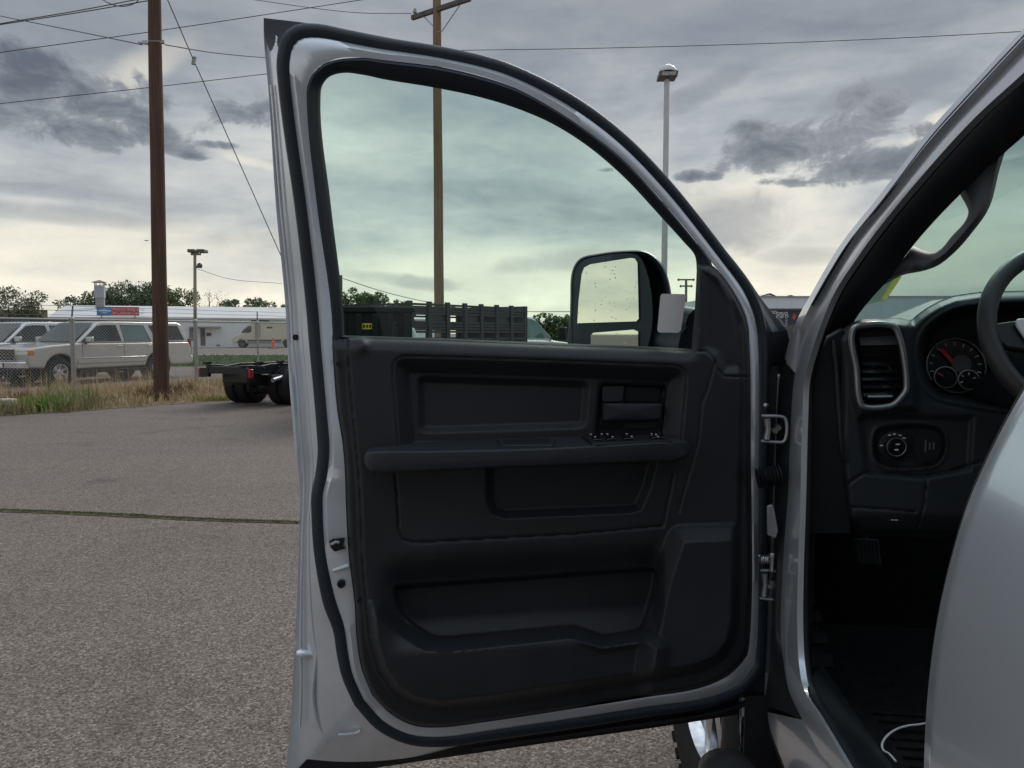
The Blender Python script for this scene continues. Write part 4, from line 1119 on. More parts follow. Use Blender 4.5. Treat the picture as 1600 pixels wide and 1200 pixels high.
add_wheel(truck, T(AX, 0.045, 0.415), -TR * 0.985 - TF * 0.17, 0.415, 0.27, 0.235, CHROME, world=True)
stp = [T(0.0, -0.08, 0.500), T(-0.03, -0.08, 0.505), T(-0.08, -0.08, 0.505), T(-2.2, -0.08, 0.505)]
MB().tube(stp, [0.035, 0.062, 0.072, 0.072], 18, flat=0.72).build('side_step', mat('satin step plastic', (0.06, 0.062, 0.064), 0.36, 0, 0.5, var=(8, .85, 1.2)), truck, world=True, smooth=60)
MB().prism([T(0.10, -0.02, 0.30), T(0.10, 0.20, 0.30), T(0.09, 0.20, 0.62), T(0.09, -0.02, 0.62)], TF * 0.008).build('mud_flap', RUBBER, truck, world=True)
MB().prism([T(0.08, 0.03, 0.55), T(-2.1, 0.03, 0.55), T(-2.1, 0.3, 0.45), T(0.08, 0.3, 0.45)], ZUP * 0.05).build('underbody', RUBBER, truck, world=True)
# thin white cable lying on the cab floor
cb = curve([(1520, 1120), (1470, 1126), (1436, 1132), (1418, 1134), (1402, 1139), (1388, 1148), (1380, 1158), (1378, 1166), (1381, 1173), (1388, 1177), (1400, 1190)], 60)
cbw = at_Z(cb[:, 0], cb[:, 1], 0.665)
o = MB().tube(cbw, 0.0022, 8).build('cable', WHITE_P)
tag(o, 'thin white cable looped on the dark cab floor', 'cable')

# ------------------------------------------------------------------ ground
def structure(o):
    o['kind'] = 'structure'; return o


gm = MB().add([(-700, -300, 0), (700, -300, 0), (700, 1200, 0), (-700, 1200, 0)], [(0, 1, 2, 3)])
structure(gm.build('ground', ASPHALT, smooth=0))
DIRT = mat('dry dirt', (0.22, 0.165, 0.11), 0.95, 0, 0.15, bump=(30, 0.8, 0.03), var=(3.0, 0.6, 1.35))
LAWN = mat('short lawn', (0.075, 0.12, 0.035), 0.95, 0, 0.15, bump=(20, 0.8, 0.04), var=(1.2, 0.65, 1.4))
ROAD2 = mat('far asphalt', (0.17, 0.155, 0.145), 0.9, 0, 0.3, var=(1.2, 0.85, 1.15))


def gpt(px, py, z=0.0):
    return at_Z(px, py, z)


VE = [gpt(-260, 676), gpt(-80, 657), gpt(0, 650), gpt(100, 644), gpt(200, 637), gpt(330, 627), gpt(420, 621), gpt(520, 615)]
FA, FB = at_Y(0, 497.5, 17.6), at_Y(444, 504.5, 25.5)                 # fence top rail
FD = (FB - FA) / np.linalg.norm(FB - FA); FD[2] = 0
FN = np.array([-FD[1], FD[0], 0.0])                                   # away from the lot


def fence_pt(px):
    d = ray(px, 500); A, Bv = FA[:2], FD[:2]
    # intersect the vertical plane through the camera ray with the fence line
    M = np.array([[d[0], -Bv[0]], [d[1], -Bv[1]]]); t, s_ = np.linalg.solve(M, A - EYE[:2])
    return np.array([A[0] + Bv[0] * s_, A[1] + Bv[1] * s_, 0.0])


back = [fence_pt(x) + FN * 1.3 for x in (520, 300, 100, -100, -330)]
ve = curve(np.array(VE)[:, :2], 60); ve = ve + 0.06 * rng.standard_normal(ve.shape)
vg = [(p[0], p[1], 0.006) for p in ve] + [(p[0], p[1], 0.006) for p in back]
structure(MB().add(vg, [tuple(range(len(vg)))]).build('verge', DIRT, smooth=0))
lawn_pts = [gpt(255, 573, .005), gpt(560, 570, .005), gpt(560, 556.5, .005), gpt(255, 558, .005)]
structure(MB().add(lawn_pts, [(0, 1, 2, 3)]).build('lawn_strip', LAWN, smooth=0))
kerb = MB().prism([gpt(250, 557.6, .005), gpt(560, 556.2, .005), gpt(560, 555.6, .005), gpt(250, 557.0, .005)], (0, 0, 0.12))
structure(kerb.build('kerb', mat('concrete', (0.42, 0.40, 0.37), 0.9, bump=(30, .3, .01), var=(6, .85, 1.12)), smooth=0))
# crack with moss across the lot
ck0 = [(-60, 794), (0, 798), (60, 800), (130, 803), (200, 806), (270, 810), (340, 813), (400, 815), (465, 817), (560, 820), (700, 826)]
cp = np.array([gpt(x, y) for x, y in ck0])[:, :2]; cp = curve(cp, 160)
wv = np.interp(np.arange(160), [0, 20, 60, 100, 130, 159], [0.020, 0.030, 0.034, 0.026, 0.016, 0.010]) * (1 + 0.5 * rng.random(160))
MOSS = mat('moss and soil', (0.13, 0.115, 0.07), 0.95, 0, 0.1, bump=(120, 1.0, 0.02), var=(9, 0.45, 1.7))
SOIL = mat('dark crack', (0.03, 0.027, 0.024), 0.95, 0, 0.1, var=(20, .7, 1.3))
up_ = [(p[0] + rng.normal(0, .004), p[1] + w_, 0.0045) for p, w_ in zip(cp, wv * 1.5)]
mid = [(p[0], p[1] + w_ * 0.35 + rng.normal(0, .006), 0.005) for p, w_ in zip(cp, wv)]
lo_ = [(p[0] + rng.normal(0, .004), p[1] - w_ * 1.2, 0.0045) for p, w_ in zip(cp, wv)]
structure(MB().grid([up_, mid]).build('pavement_crack', SOIL, smooth=0))
structure(MB().grid([mid, lo_]).build('moss_strip', MOSS, smooth=0))


# ------------------------------------------------------------------ grass and weeds
def blades(name, pts, hs, mats_w, label, lean=0.35, wid=0.006, cat='grass'):
    n = len(pts); ang = rng.uniform(0, 2 * math.pi, n); la = rng.uniform(0, 2 * math.pi, n); lm = np.abs(rng.normal(0, lean, n))
    V = np.zeros((n, 5, 3)); P = np.asarray(pts, float)
    wx, wy = np.cos(ang) * wid, np.sin(ang) * wid
    lx, ly = np.cos(la) * lm * hs, np.sin(la) * lm * hs
    for k, (t, s_) in enumerate(((0, 1), (0, -1), (0.55, 0.8), (0.55, -0.8), (1.0, 0))):
        V[:, k, 0] = P[:, 0] + wx * s_ + lx * t * t
        V[:, k, 1] = P[:, 1] + wy * s_ + ly * t * t
        V[:, k, 2] = P[:, 2] + hs * t * (1 - 0.25 * lm * t)
    b = np.arange(n)[:, None] * 5
    F = [tuple(r_) for r_ in (b + np.array([0, 1, 3, 2])).tolist()] + [tuple(r_) for r_ in (b + np.array([2, 3, 4])).tolist()]
    mb_ = MB(); mb_.v = [tuple(q) for q in V.reshape(-1, 3).tolist()]; mb_.f = F; mb_.mi = [0] * len(F)
    o_ = mb_.build(name, mats_w, smooth=0, fix=False); o_['kind'] = 'stuff'; o_['label'] = label; o_['category'] = cat
    return o_


def leaf_mat(name, c, lo=0.55, hi=1.5, sc=1.5):
    return mat(name, c, 0.75, 0, 0.2, var=(sc, lo, hi))


DRY = leaf_mat('dry grass', (0.52, 0.39, 0.23), 0.55, 1.35, 2.2)
GREENW = leaf_mat('green weeds', (0.21, 0.25, 0.12), 0.55, 1.45, 2.2)
OLIVE = leaf_mat('olive weeds', (0.31, 0.28, 0.14), 0.6, 1.35, 2.2)


def verge_pts(n, f0, f1, x0=-200, x1=520, clump=0.0):
    px = rng.uniform(x0, x1, n); out = []
    vx = np.array([p[0] for p in ve]); vy = np.array([p[1] for p in ve])
    cl = rng.uniform(x0, x1, 40)
    for q in px:
        if clump and rng.random() < clump: q = cl[rng.integers(40)] + rng.normal(0, 9)
        b_ = fence_pt(q); d = ray(q, 620)[:2]; d = d / np.linalg.norm(d)
        # front edge along the same line of sight
        k = np.argmin(np.abs(np.arctan2(vx, vy) - math.atan2(d[0], d[1])))
        f_ = np.array([vx[k], vy[k], 0.0]); t = rng.uniform(f0, f1)
        out.append(f_ * (1 - t) + (b_ + FN * 0.9) * t + np.array([rng.normal(0, .05), rng.normal(0, .05), 0.006]))
    return np.array(out)


p = verge_pts(8000, 0.0, 1.0, clump=0.6); h = rng.uniform(0.06, 0.26, len(p)) * (0.5 + rng.random(len(p)))
blades('dry_grass', p, h, DRY, 'dry straw coloured grass along the chain link fence', 0.6, 0.007)
p = verge_pts(1500, 0.35, 0.95, clump=0.9); h = rng.uniform(0.25, 0.8, len(p))
blades('tall_dry_stalks', p, h, DRY, 'tall bleached weed stalks standing along the fence line', 0.3, 0.005)
p = np.concatenate([verge_pts(1500, 0.0, 0.7, clump=0.8), verge_pts(900, 0.0, 0.12, -60, 160)]); h = rng.uniform(0.08, 0.38, len(p))
blades('olive_weeds', p, h, OLIVE, 'low olive weeds mixed through the dry grass', 0.5, 0.009)
p = np.concatenate([verge_pts(380, 0.05, 0.5, 80, 165), verge_pts(260, 0.4, 0.8, 95, 130)]); h = rng.uniform(0.10, 0.45, len(p))
blades('green_weeds', p, h, GREENW, 'pale green weeds around the nearest fence post', 0.45, 0.010)
p = gpt(55, 643)[None, :] + np.stack([rng.normal(0, .22, 900), rng.normal(0.1, .16, 900), np.zeros(900)], -1); h = rng.uniform(0.12, 0.36, 900)
blades('green_tuft', p, h, leaf_mat('fresh grass', (0.13, 0.25, 0.05)), 'bright green grass tuft beside the pale concrete block', 0.5, 0.008)
p = gpt(335, 627)[None, :] + np.stack([rng.normal(0, .35, 500), rng.normal(0.25, .16, 500), np.zeros(500)], -1); h = rng.uniform(0.05, 0.14, 500)
blades('yellow_tuft', p, h, leaf_mat('yellow green grass', (0.26, 0.27, 0.08)), 'low yellow green tuft near the bare chassis wheels', 0.5, 0.008)
p = np.concatenate([gpt(x_, y_)[None, :] + np.stack([rng.normal(0, .22, 260), rng.normal(0, .18, 260), np.zeros(260)], -1) for x_, y_ in ((262, 618), (240, 622), (285, 615), (30, 630))]); h = rng.uniform(0.08, 0.42, len(p))
blades('dead_brush', p, h, leaf_mat('dead brush', (0.19, 0.125, 0.08)), 'dark brown dead brush around the foot of the dark pole', 0.8, 0.007)
lp = np.array(lawn_pts); n = 9000; uu, vv = rng.random(n)[:, None], rng.random(n)[:, None]
p = (lp[0] * (1 - uu) + lp[1] * uu) * (1 - vv) + (lp[3] * (1 - uu) + lp[2] * uu) * vv
blades('lawn_grass', p, rng.uniform(0.08, 0.28, n), leaf_mat('lawn blades', (0.10, 0.16, 0.05)), 'green lawn strip beyond the chain link fence', 0.5, 0.02)
p = np.array([(cp[i, 0] + rng.normal(0, .015), cp[i, 1] + rng.normal(0, .014), 0.004) for i in rng.integers(0, 160, 2600)])
blades('crack_moss', p, rng.uniform(0.004, 0.022, len(p)), leaf_mat('moss blades', (0.15, 0.15, 0.07), sc=6), 'short moss and grass growing in the pavement crack', 0.8, 0.003, 'moss')

# concrete block at the left edge
CONC = mat('pale concrete block', (0.48, 0.45, 0.38), 0.9, bump=(40, .4, .01), var=(7, .8, 1.12))
b0 = gpt(4, 646)
o = MB().prism([(b0[0] - .75, b0[1] - .12, 0), (b0[0] + .20, b0[1] - .02, 0), (b0[0] + .18, b0[1] + .18, 0), (b0[0] - .75, b0[1] + .12, 0)], (0, 0, .27)).build('concrete_block', CONC, bevel=0.03)
tag(o, 'pale concrete block at the left edge beside a green tuft', 'concrete block')

# ------------------------------------------------------------------ chain link fence
GALV = mat('galvanised steel', (0.36, 0.37, 0.37), 0.5, 0.6, var=(12, .85, 1.12))
GALV_L = mat('galvanised wire', (0.44, 0.44, 0.43), 0.5, 0.3, var=(12, .85, 1.12))
BARB = mat('weathered barb wire', (0.10, 0.10, 0.10), 0.6, 0.5, var=(12, .85, 1.12))
f0 = fence_pt(-330); fence = thing('chain_link_fence', 'chain link fence with barbed wire arms between weeds and silver wagon', 'fence', loc=f0)
RZ = 1.83
fe = fence_pt(520); Lf = np.linalg.norm(fe - f0)
MB().tube([f0 + ZUP * RZ, fe + ZUP * RZ], 0.025, 8).build('top_rail', GALV, fence, world=True)
posts = (-210, -60, 112, 305, 402, 480)
for i, x in enumerate(posts):
    q = fence_pt(x); r_ = 0.055 if x in (112, 305, -210) else 0.030
    pp = MB().tube([q, q + ZUP * (RZ + 0.02)], r_, 12).build('fence_post', GALV, fence, world=True)
    a_ = q + ZUP * RZ; bq = a_ - FN * (-0.12) + ZUP * 0.34 + FD * 0.12
    MB().tube([a_, bq], 0.020, 6).build('barb_arm', BARB, fence, world=True)
    MB().lathe([(r_ + .012, -.04), (r_ + .012, .03), (r_ * 0.6, .06), (0.001, .065)], a_, ZUP, 10).build('post_cap', GALV, fence, world=True)
for k in range(3):
    t = (k + 1) / 3.0
    of = FN * 0.12 * t + ZUP * (RZ + 0.34 * t)
    pts = [f0 + FD * s_ + of - ZUP * 0.012 * math.sin(s_ * 1.1) ** 2 for s_ in np.linspace(0, Lf, 40)]
    MB().tube(pts, 0.0055, 4).build('barbed_wire', BARB, fence, world=True)
mbm = MB(); cell = 0.08; r_ = 0.0021
nw = int(Lf / cell)
for sgn in (1, -1):
    for k in range(-int(RZ / cell), nw):
        s0_, z0_ = k * cell, 0.04
        s1_, z1_ = s0_ + (RZ - 0.04), RZ
        if sgn < 0: s0_, s1_ = s1_, s0_
        # clip to fence length
        if s0_ == s1_: continue
        def clip(sa, za, sb, zb):
            if sa > sb: sa, za, sb, zb = sb, zb, sa, za
            if sb <= 0 or sa >= Lf: return None
            if sa < 0: za += (zb - za) * (0 - sa) / (sb - sa); sa = 0
            if sb > Lf: zb = za + (zb - za) * (Lf - sa) / (sb - sa); sb = Lf
            return sa, za, sb, zb
        c_ = clip(s0_, z0_, s1_, z1_)
        if c_ is None: continue
        pa, pb = f0 + FD * c_[0] + ZUP * c_[1], f0 + FD * c_[2] + ZUP * c_[3]
        mbm.tube([pa, pb], r_, 3)
mesh_o = mbm.build('chain_link_mesh', GALV_L, fence, world=True, fix=False)
mesh_o['kind'] = 'stuff'

# ------------------------------------------------------------------ poles and wires
WOOD = wood_mat('weathered pole wood', (0.115, 0.068, 0.050))
WOOD2 = wood_mat('tan pole wood', (0.26, 0.17, 0.11))
WIRE = mat('cable black', (0.03, 0.03, 0.033), 0.6, var=(5, .9, 1.1))
PORC = mat('porcelain', (0.35, 0.34, 0.35), 0.3, var=(5, .9, 1.1))


def grain_pole(name, label, base, top, r0, r1, m):
    t = thing(name, label, 'utility pole', loc=base, group='wooden utility poles')
    n = 24; P = [base + (top - base) * k / (n - 1) + np.array([0.004 * math.sin(k * 0.7), 0.004 * math.cos(k * 0.9), 0]) * (k > 0) for k in range(n)]
    MB().tube(P, np.linspace(r0, r1, n) * (1 + 0.004 * rng.standard_normal(n)), 18).build('pole_shaft', m, t, world=True, smooth=60)
    return t


pb = at_Y(252.5, 625, 16.9); pb[2] = 0
pt_ = at_Y(239, -120, 16.9); pt_[1] = 16.9
lp_pole = grain_pole('utility_pole', 'dark brown wooden utility pole in the weeds in front of the silver wagon', pb, pt_, 0.165, 0.125, WOOD)
hz = at_Y(240, 69, 16.9)
MB().tube([hz + np.array([-.20, -.10, .03]), hz + np.array([.28, -.16, .0])], 0.012, 6).build('pole_bracket', GALV, lp_pole, world=True)
MB().lathe([(0.001, .07), (.035, .065), (.03, .03), (.045, .02), (.045, 0), (0.001, 0)], hz + np.array([.26, -.15, -.04]), ZUP, 10).build('insulator', PORC, lp_pole, world=True)
MB().obox(hz + np.array([-.20, -.05, 0.0]), (.10, 0, -.012), (0, .02, 0), (0, 0, .018)).build('wire_clamp', GALV, lp_pole, world=True)
MB().tube([pb + np.array([-.168, -.03, 3.5]), pb + np.array([-.24, -.05, 3.5])], 0.010, 6).build('step_peg', GALV, lp_pole, world=True)
pb2 = at_Y(687, 590, 26.0); pb2[2] = 0
pt2 = at_Y(682, -60, 26.0)
p2 = grain_pole('utility_pole', 'tan wooden utility pole with a crossarm, seen through the door window', pb2, pt2, 0.175, 0.13, WOOD2)
ca, cb2 = at_Y(645, 31, 26.7), at_Y(735, 1, 25.3)
ARMW = mat('grey crossarm wood', (0.12, 0.105, 0.10), 0.85, var=(5, .7, 1.3))
cv = (cb2 - ca); mid_ = (ca + cb2) / 2 - np.array([0, 0.16, 0])
MB().obox(mid_, cv / 2, np.array([cv[1], -cv[0], 0]) / np.linalg.norm(cv) * 0.06, ZUP * 0.07).build('crossarm', ARMW, p2, world=True)
for sx in (-0.36, 0.42):
    MB().tube([mid_ + cv * sx * 0.9, mid_ - ZUP * 0.75 + cv * 0.02 * np.sign(sx)], 0.018, 6).build('arm_brace', GALV, p2, world=True)
for sx in (-0.45, 0.42):
    MB().lathe([(0.001, .20), (.05, .19), (.04, .12), (.075, .10), (.075, .07), (.045, .05), (.02, 0), (.02, -.16)], mid_ + cv * sx + ZUP * .07, ZUP, 10).build('insulator', PORC, p2, world=True)
# far small poles
pq = at_Y(533, 540, 60.0); pq[2] = 0
p3_ = grain_pole('utility_pole', 'thin distant utility pole behind the trees at the left of the door window', pq, at_Y(532.5, 430, 60.0), 0.14, 0.12, ARMW)
pq = at_Y(1072, 540, 85.0); pq[2] = 0
p4_ = grain_pole('utility_pole', 'small distant double crossarm pole behind the paper label', pq, at_Y(1072, 436, 85.0), 0.15, 0.13, ARMW)
for yy, w_ in ((437, 0.95), (447, 0.7)):
    c_ = at_Y(1072, yy, 85.0)
    MB().box(c_[0] - w_, c_[0] + w_, c_[1] - .08, c_[1] + .08, c_[2] - .08, c_[2] + .08).build('crossarm', ARMW, p4_, world=True)
    for sx in (-0.85, 0.85):
        MB().lathe([(.09, .0), (.05, .3), (.001, .3)], c_ + np.array([sx * w_, 0, -.15]), ZUP, 8).build('insulator', PORC, p4_, world=True)


def wire(label, pts, r_=0.010, n=40):
    """pts: (px, py, depth) along the span"""
    P = np.array([at_Y(x, y, Y) for x, y, Y in pts])
    o_ = MB().tube(curve(P, n) if len(P) > 2 else P, r_, 5).build('overhead_wire', WIRE)
    tag(o_, label, 'wire', 'overhead wires')


wire('overhead wire crossing above the dark pole clamp, rising to the right', [(-120, 100, 20), (0, 82, 20), (240, 49, 20.5), (420, 22, 21), (640, -12, 22)], 0.010)
wire('upper of two wires running from the left edge to the dark pole top', [(-100, 56, 19), (0, 37, 18.5), (120, 17, 18), (240, -6, 17.2)], 0.011)
wire('lower of two wires running from the left edge to the dark pole top', [(-100, 55, 18.6), (0, 38.5, 18.2), (120, 20, 17.8), (232, 1, 17.1)], 0.011)
wire('wire sloping down from the left edge to the clamp on the dark pole', [(-100, 4, 24), (0, 25, 21), (120, 49, 19), (222, 70, 16.85)], 0.011)
wire('wire leaving the dark pole insulator towards the top of the door', [(258, 70, 16.75), (330, 82, 19), (412, 90, 22), (560, 100, 28)], 0.012)
wire('lowest long wire passing behind the dark pole to the door corner', [(-100, 174, 21), (0, 162, 21), (240, 136, 22), (412, 116, 22.5), (640, 90, 23)], 0.010)
gw = thing('guy_wire', 'slanted guy wire with a splice running from the dark pole down behind the door', 'wire', loc=at_Y(437, 395, 20))
MB().tube([at_Y(250, -28, 17.2), at_Y(303, 95, 18), at_Y(437, 395, 20), at_Y(520, 585, 21.4)], 0.011, 5).build('wire_strand', WIRE, gw, world=True)
sa = at_Y(303, 95, 18); MB().obox(sa, (.035, 0, 0), (0, .03, 0), (0.02, 0, .085)).build('wire_splice', GALV, gw, world=True)
wire('thin wire from the top edge sagging to the crossarm insulator', [(300, -14, 30), (393, -1, 29), (500, 14, 28), (560, 20, 27.5), (643, 21, 26.6)], 0.011)
wire('long wire from the tan pole across to the windscreen pillar', [(686, 79, 26), (900, 76, 25), (1100, 71, 24), (1300, 64, 23), (1600, 49, 22), (1800, 36, 21)], 0.011)
wire('drooping jumper wire looped at the very top beside the dark pole', [(150, -8, 17), (168, 4, 17), (190, 10, 17), (212, 4, 17), (222, -8, 17)], 0.010)
wire('wire dropping from the double head street lamp towards the door', [(308, 420, 40), (360, 436, 42), (440, 443, 44)], 0.012)
wire('wire sloping down from the thin distant pole behind the stake truck', [(536, 435, 60), (590, 453, 62), (640, 466, 64), (720, 482, 66)], 0.03)
wire('upper far wire low over the trees beyond the white cab', [(800, 487, 120), (905, 487, 110), (1000, 488, 100)], 0.05)

STEEL_L = mat('pale lamp pole', (0.55, 0.55, 0.56), 0.5, 0.2, var=(6, .9, 1.08))
TAN_ST = mat('tan lamp pole', (0.34, 0.29, 0.22), 0.6, var=(6, .9, 1.08))
DKST = mat('lamp housing', (0.10, 0.095, 0.09), 0.5, var=(6, .9, 1.08))
lb = at_Y(1036, 560, 22.0); lb[2] = 0
lamp = thing('lamp_post', 'tall pale lamp post with a boxy head right of the door frame', 'lamp post', loc=lb, group='lot lamp posts')
ltop = at_Y(1042, 124, 22.0)
MB().tube([lb, ltop], [0.095, 0.075], 12).build('lamp_pole', STEEL_L, lamp, world=True, smooth=60)
hc_ = at_Y(1043, 118, 22.0)
MB().prism([hc_ + np.array(q) for q in ((-.27, -.2, -.10), (.24, -.2, -.09), (.27, -.2, .09), (-.24, -.2, .08))], (0, .45, 0)).build('lamp_head', DKST, lamp, world=True, bevel=.02)
MB().prism([hc_ + np.array(q) for q in ((-.20, -.21, -.06), (.18, -.21, -.05), (.20, -.21, .05), (-.18, -.21, .04))], (0, .012, 0)).build('lamp_lens', mat('lamp lens', (.4, .4, .38), .3, var=(30, .5, 1.3)), lamp, world=True)
MB().lathe([(0.25, 0.085), (0.235, 0.16), (0.17, 0.24), (0.08, 0.285), (0.001, 0.29)], hc_, ZUP, 18).build('lamp_dome', mat('milky dome', (.62, .62, .64), .35, var=(6, .95, 1.05)), lamp, world=True, smooth=60)
lb = at_Y(305, 560, 40.0); lb[2] = 0
lamp2 = thing('lamp_post', 'tan lamp post with two flat heads in front of the white building', 'lamp post', loc=lb, group='lot lamp posts')
MB().tube([lb, at_Y(304.5, 396, 40)], [0.10, 0.075], 10).build('lamp_pole', TAN_ST, lamp2, world=True)
for x0, x1 in ((296, 307), (310, 322)):
    a_, b_ = at_Y(x0, 395, 40), at_Y(x1, 390, 40)
    MB().box(a_[0], b_[0], 39.7, 40.3, a_[2], b_[2]).build('lamp_head', DKST, lamp2, world=True, bevel=.03)
a_ = at_Y(304.5, 397, 40); MB().box(a_[0] - .2, a_[0] + .3, 39.95, 40.05, a_[2] - .06, a_[2] + .04).build('lamp_arm', TAN_ST, lamp2, world=True)
a_ = at_Y(312, 415, 40); MB().tube([at_Y(305, 419, 40), at_Y(309, 416, 40), a_], 0.05, 8).build('floodlight_arm', DKST, lamp2, world=True)
MB().lathe([(.12, -.12), (.14, .05), (.05, .14), (.001, .15)], a_, ZUP, 10).build('floodlight', DKST, lamp2, world=True)


# ------------------------------------------------------------------ vehicles
SUV_P = mat('pewter paint', (0.53, 0.515, 0.49), 0.30, 0.5, coat=0.6, var=(2, .96, 1.04))
SUV_P2 = mat('light silver paint', (0.58, 0.59, 0.60), 0.34, 0.5, coat=0.6, var=(2, .96, 1.04))
WHITE_PAINT = mat('white vehicle paint', (0.74, 0.76, 0.77), 0.32, 0, coat=0.5, var=(2, .97, 1.03))
CREAM = mat('cream van paint', (0.60, 0.57, 0.44), 0.4, 0, coat=0.3, var=(2, .96, 1.04))
DKGLASS = mat('vehicle glass', (0.014, 0.022, 0.022), 0.06, 0, 0.6, var=(2, .8, 1.3))
SEAT_GLASS = mat('vehicle glass seen through', (0.10, 0.17, 0.16), 0.06, 0, 0.6, var=(2, .8, 1.2))
BLACKP = mat('black chassis paint', (0.011, 0.012, 0.015), 0.42, 0, 0.5, var=(4, .8, 1.3))
HEADL = mat('headlamp lens', (0.55, 0.54, 0.48), 0.15, 0, 0.6, var=(40, .7, 1.15))
AMBER = mat('amber lens', (0.62, 0.20, 0.06), 0.2, 0, 0.6, var=(20, .85, 1.1))
TAIL = mat('red tail lens', (0.30, 0.015, 0.02), 0.25, 0, 0.6, var=(20, .8, 1.2))
BODYDARK = mat('dark underbody', (0.012, 0.012, 0.012), 0.9, var=(5, .8, 1.2))


def arch(cx, cz, r_, n=12):
    return [(cx - r_ * math.cos(t), cz + r_ * math.sin(t)) for t in np.linspace(0.0, math.pi, n)]


def side_prism(prof, y0, y1, name, m, parent, bevel=0.03, segs=3):
    return MB().prism([(x, y0, z) for x, z in prof], (0, y1 - y0, 0)).build(name, m, parent, bevel=bevel, segs=segs)


def wagon(name, label, loc, rz, paint, group):
    t = thing(name, label, 'suv', loc, rz, group)
    W = 0.99
    prof = [(2.60, 0.62), (2.62, 0.95), (2.50, 1.08), (1.9, 1.15), (1.12, 1.20), (-2.88, 1.20), (-2.98, 1.0), (-3.0, 0.50), (-2.90, 0.46)] + [(-1.65 - .47, .46)] + arch(-1.65, .42, .47)[1:-1] + [(-1.65 + .47, .46), (1.65 - .47, .44)] + arch(1.65, .42, .47)[1:-1] + [(1.65 + .47, .50), (2.52, 0.52)]
    side_prism(prof, -W, W, 'body', paint, t, 0.09, 4)
    # greenhouse with leaning sides
    gp = [(1.16, 1.19), (0.40, 1.80), (0.2, 1.85), (-2.55, 1.85), (-2.72, 1.78), (-2.90, 1.19)]
    lo = [(x, s_ * (W - 0.02 if z < 1.3 else W - 0.16), z) for s_ in (1, -1) for x, z in gp]
    n = len(gp)
    MB().add(lo, [tuple(range(n)), tuple(reversed(range(n, 2 * n)))] + [(i, i + n, (i + 1) % n + n, (i + 1) % n) for i in range(n)]).build('cabin', paint, t, bevel=0.05, segs=3)
    def ys(z): return (W - 0.02) - 0.14 * (z - 1.19) / 0.61
    for s_ in (1, -1):
        for pts, m in ((((0.98, 1.25), (0.40, 1.70), (0.20, 1.73), (-0.22, 1.73), (-0.33, 1.25)), DKGLASS), (((-0.45, 1.25), (-0.38, 1.73), (-1.20, 1.73), (-1.40, 1.25)), SEAT_GLASS), (((-1.60, 1.25), (-1.42, 1.73), (-2.52, 1.73), (-2.70, 1.27)), DKGLASS)):
            P = [(x, s_ * (ys(z) + 0.004), z) for x, z in pts]
            w_ = MB().prism(P, (0, s_ * 0.006, 0)).build('side_window', m, t)
            # window surround
            MB().tube([(x, s_ * (ys(z) + 0.008), z) for x, z in pts], 0.013, 6, closed=True).build('window_surround', RUBBER, w_)
        for x in (-0.22, -1.28):
            MB().box(x - .10, x + .07, s_ * (W + .002), s_ * (W + .03), 1.08, 1.12).build('door_handle', paint, t, bevel=.01)
        for x in (0.98, -0.40, -1.50):
            MB().box(x - .006, x + .006, s_ * (W - .002), s_ * (W + .003), .56, 1.18).build('door_gap', RUBBER, t)
        MB().box(-1.15, 1.15, s_ * (W - .01), s_ * (W + .035), .60, .76).build('side_cladding', paint, t, bevel=.02)
        MB().box(-1.15, 1.15, s_ * (W + .03), s_ * (W + .045), .735, .775).build('chrome_strip', CHROME, t, bevel=.008)
        MB().box(-1.12, 1.12, s_ * (W - .10), s_ * (W + .05), .36, .41).build('running_board', BODYDARK, t, bevel=.01)
        MB().tube([(0.1, s_ * .72, 1.90), (-2.4, s_ * .72, 1.91)], .020, 8).build('roof_rail', RUBBER, t)
        for x in (0.1, -1.1, -2.4):
            MB().box(x - .07, x + .07, s_ * .70, s_ * .74, 1.84, 1.91).build('rail_foot', RUBBER, t)
        mr = MB().obox((0.86, s_ * (W + .16), 1.30), (.05, 0, 0), (0, .13, 0), (0, 0, .085)).build('side_mirror', paint, t, bevel=.03, segs=3)
        MB().box(.80, .88, s_ * (W - .05), s_ * (W + .10), 1.20, 1.26).build('mirror_stalk', RUBBER, mr)
        hl = MB().obox((2.545, s_ * .72, .95), (.05, 0, 0), (0, .22, 0), (0, 0, .075)).build('headlight', HEADL, t, bevel=.02)
        MB().obox((2.50, s_ * .955, .95), (.09, 0, 0), (0, .045, 0), (0, 0, .075)).build('turn_signal', AMBER, hl, bevel=.02)
        MB().obox((2.55, s_ * .78, .79), (.05, 0, 0), (0, .20, 0), (0, 0, .05)).build('lower_lamp', HEADL, t, bevel=.015)
        MB().obox((-2.97, s_ * .90, 1.05), (.03, 0, 0), (0, .07, 0), (0, 0, .26)).build('tail_light', TAIL, t, bevel=.015)
        for x in (1.65, -1.65):
            MB().lathe([(.46, -.30), (.46, .0), (.47, .0), (.47, -.30)], (x, s_ * (W - .03), .42), (0, s_, 0), 30).build('wheel_well', BODYDARK, t)
            add_wheel(t, (x, s_ * (W - .14), .38), (0, s_, 0), .38, .25, .225, BRIGHT, spokes=6, lugs=False)
    P = [(1.135, y, z) if z < 1.3 else (0.44, y * 0.86, z) for y, z in ((.86, 1.215), (-.86, 1.215), (-.88, 1.77), (.88, 1.77))]
    MB().prism([(x + .025, y, z + .025) for x, y, z in P], (.006, 0, .008)).build('windscreen', DKGLASS, t)
    MB().box(2.60, 2.64, -.46, .46, .74, 1.03).build('grille', GLOSS_BLACK, t, bevel=.02)
    for z in (.82, .90, .97):
        MB().box(2.635, 2.65, -.44, .44, z - .008, z + .008).build('grille_bar', DKST, t)
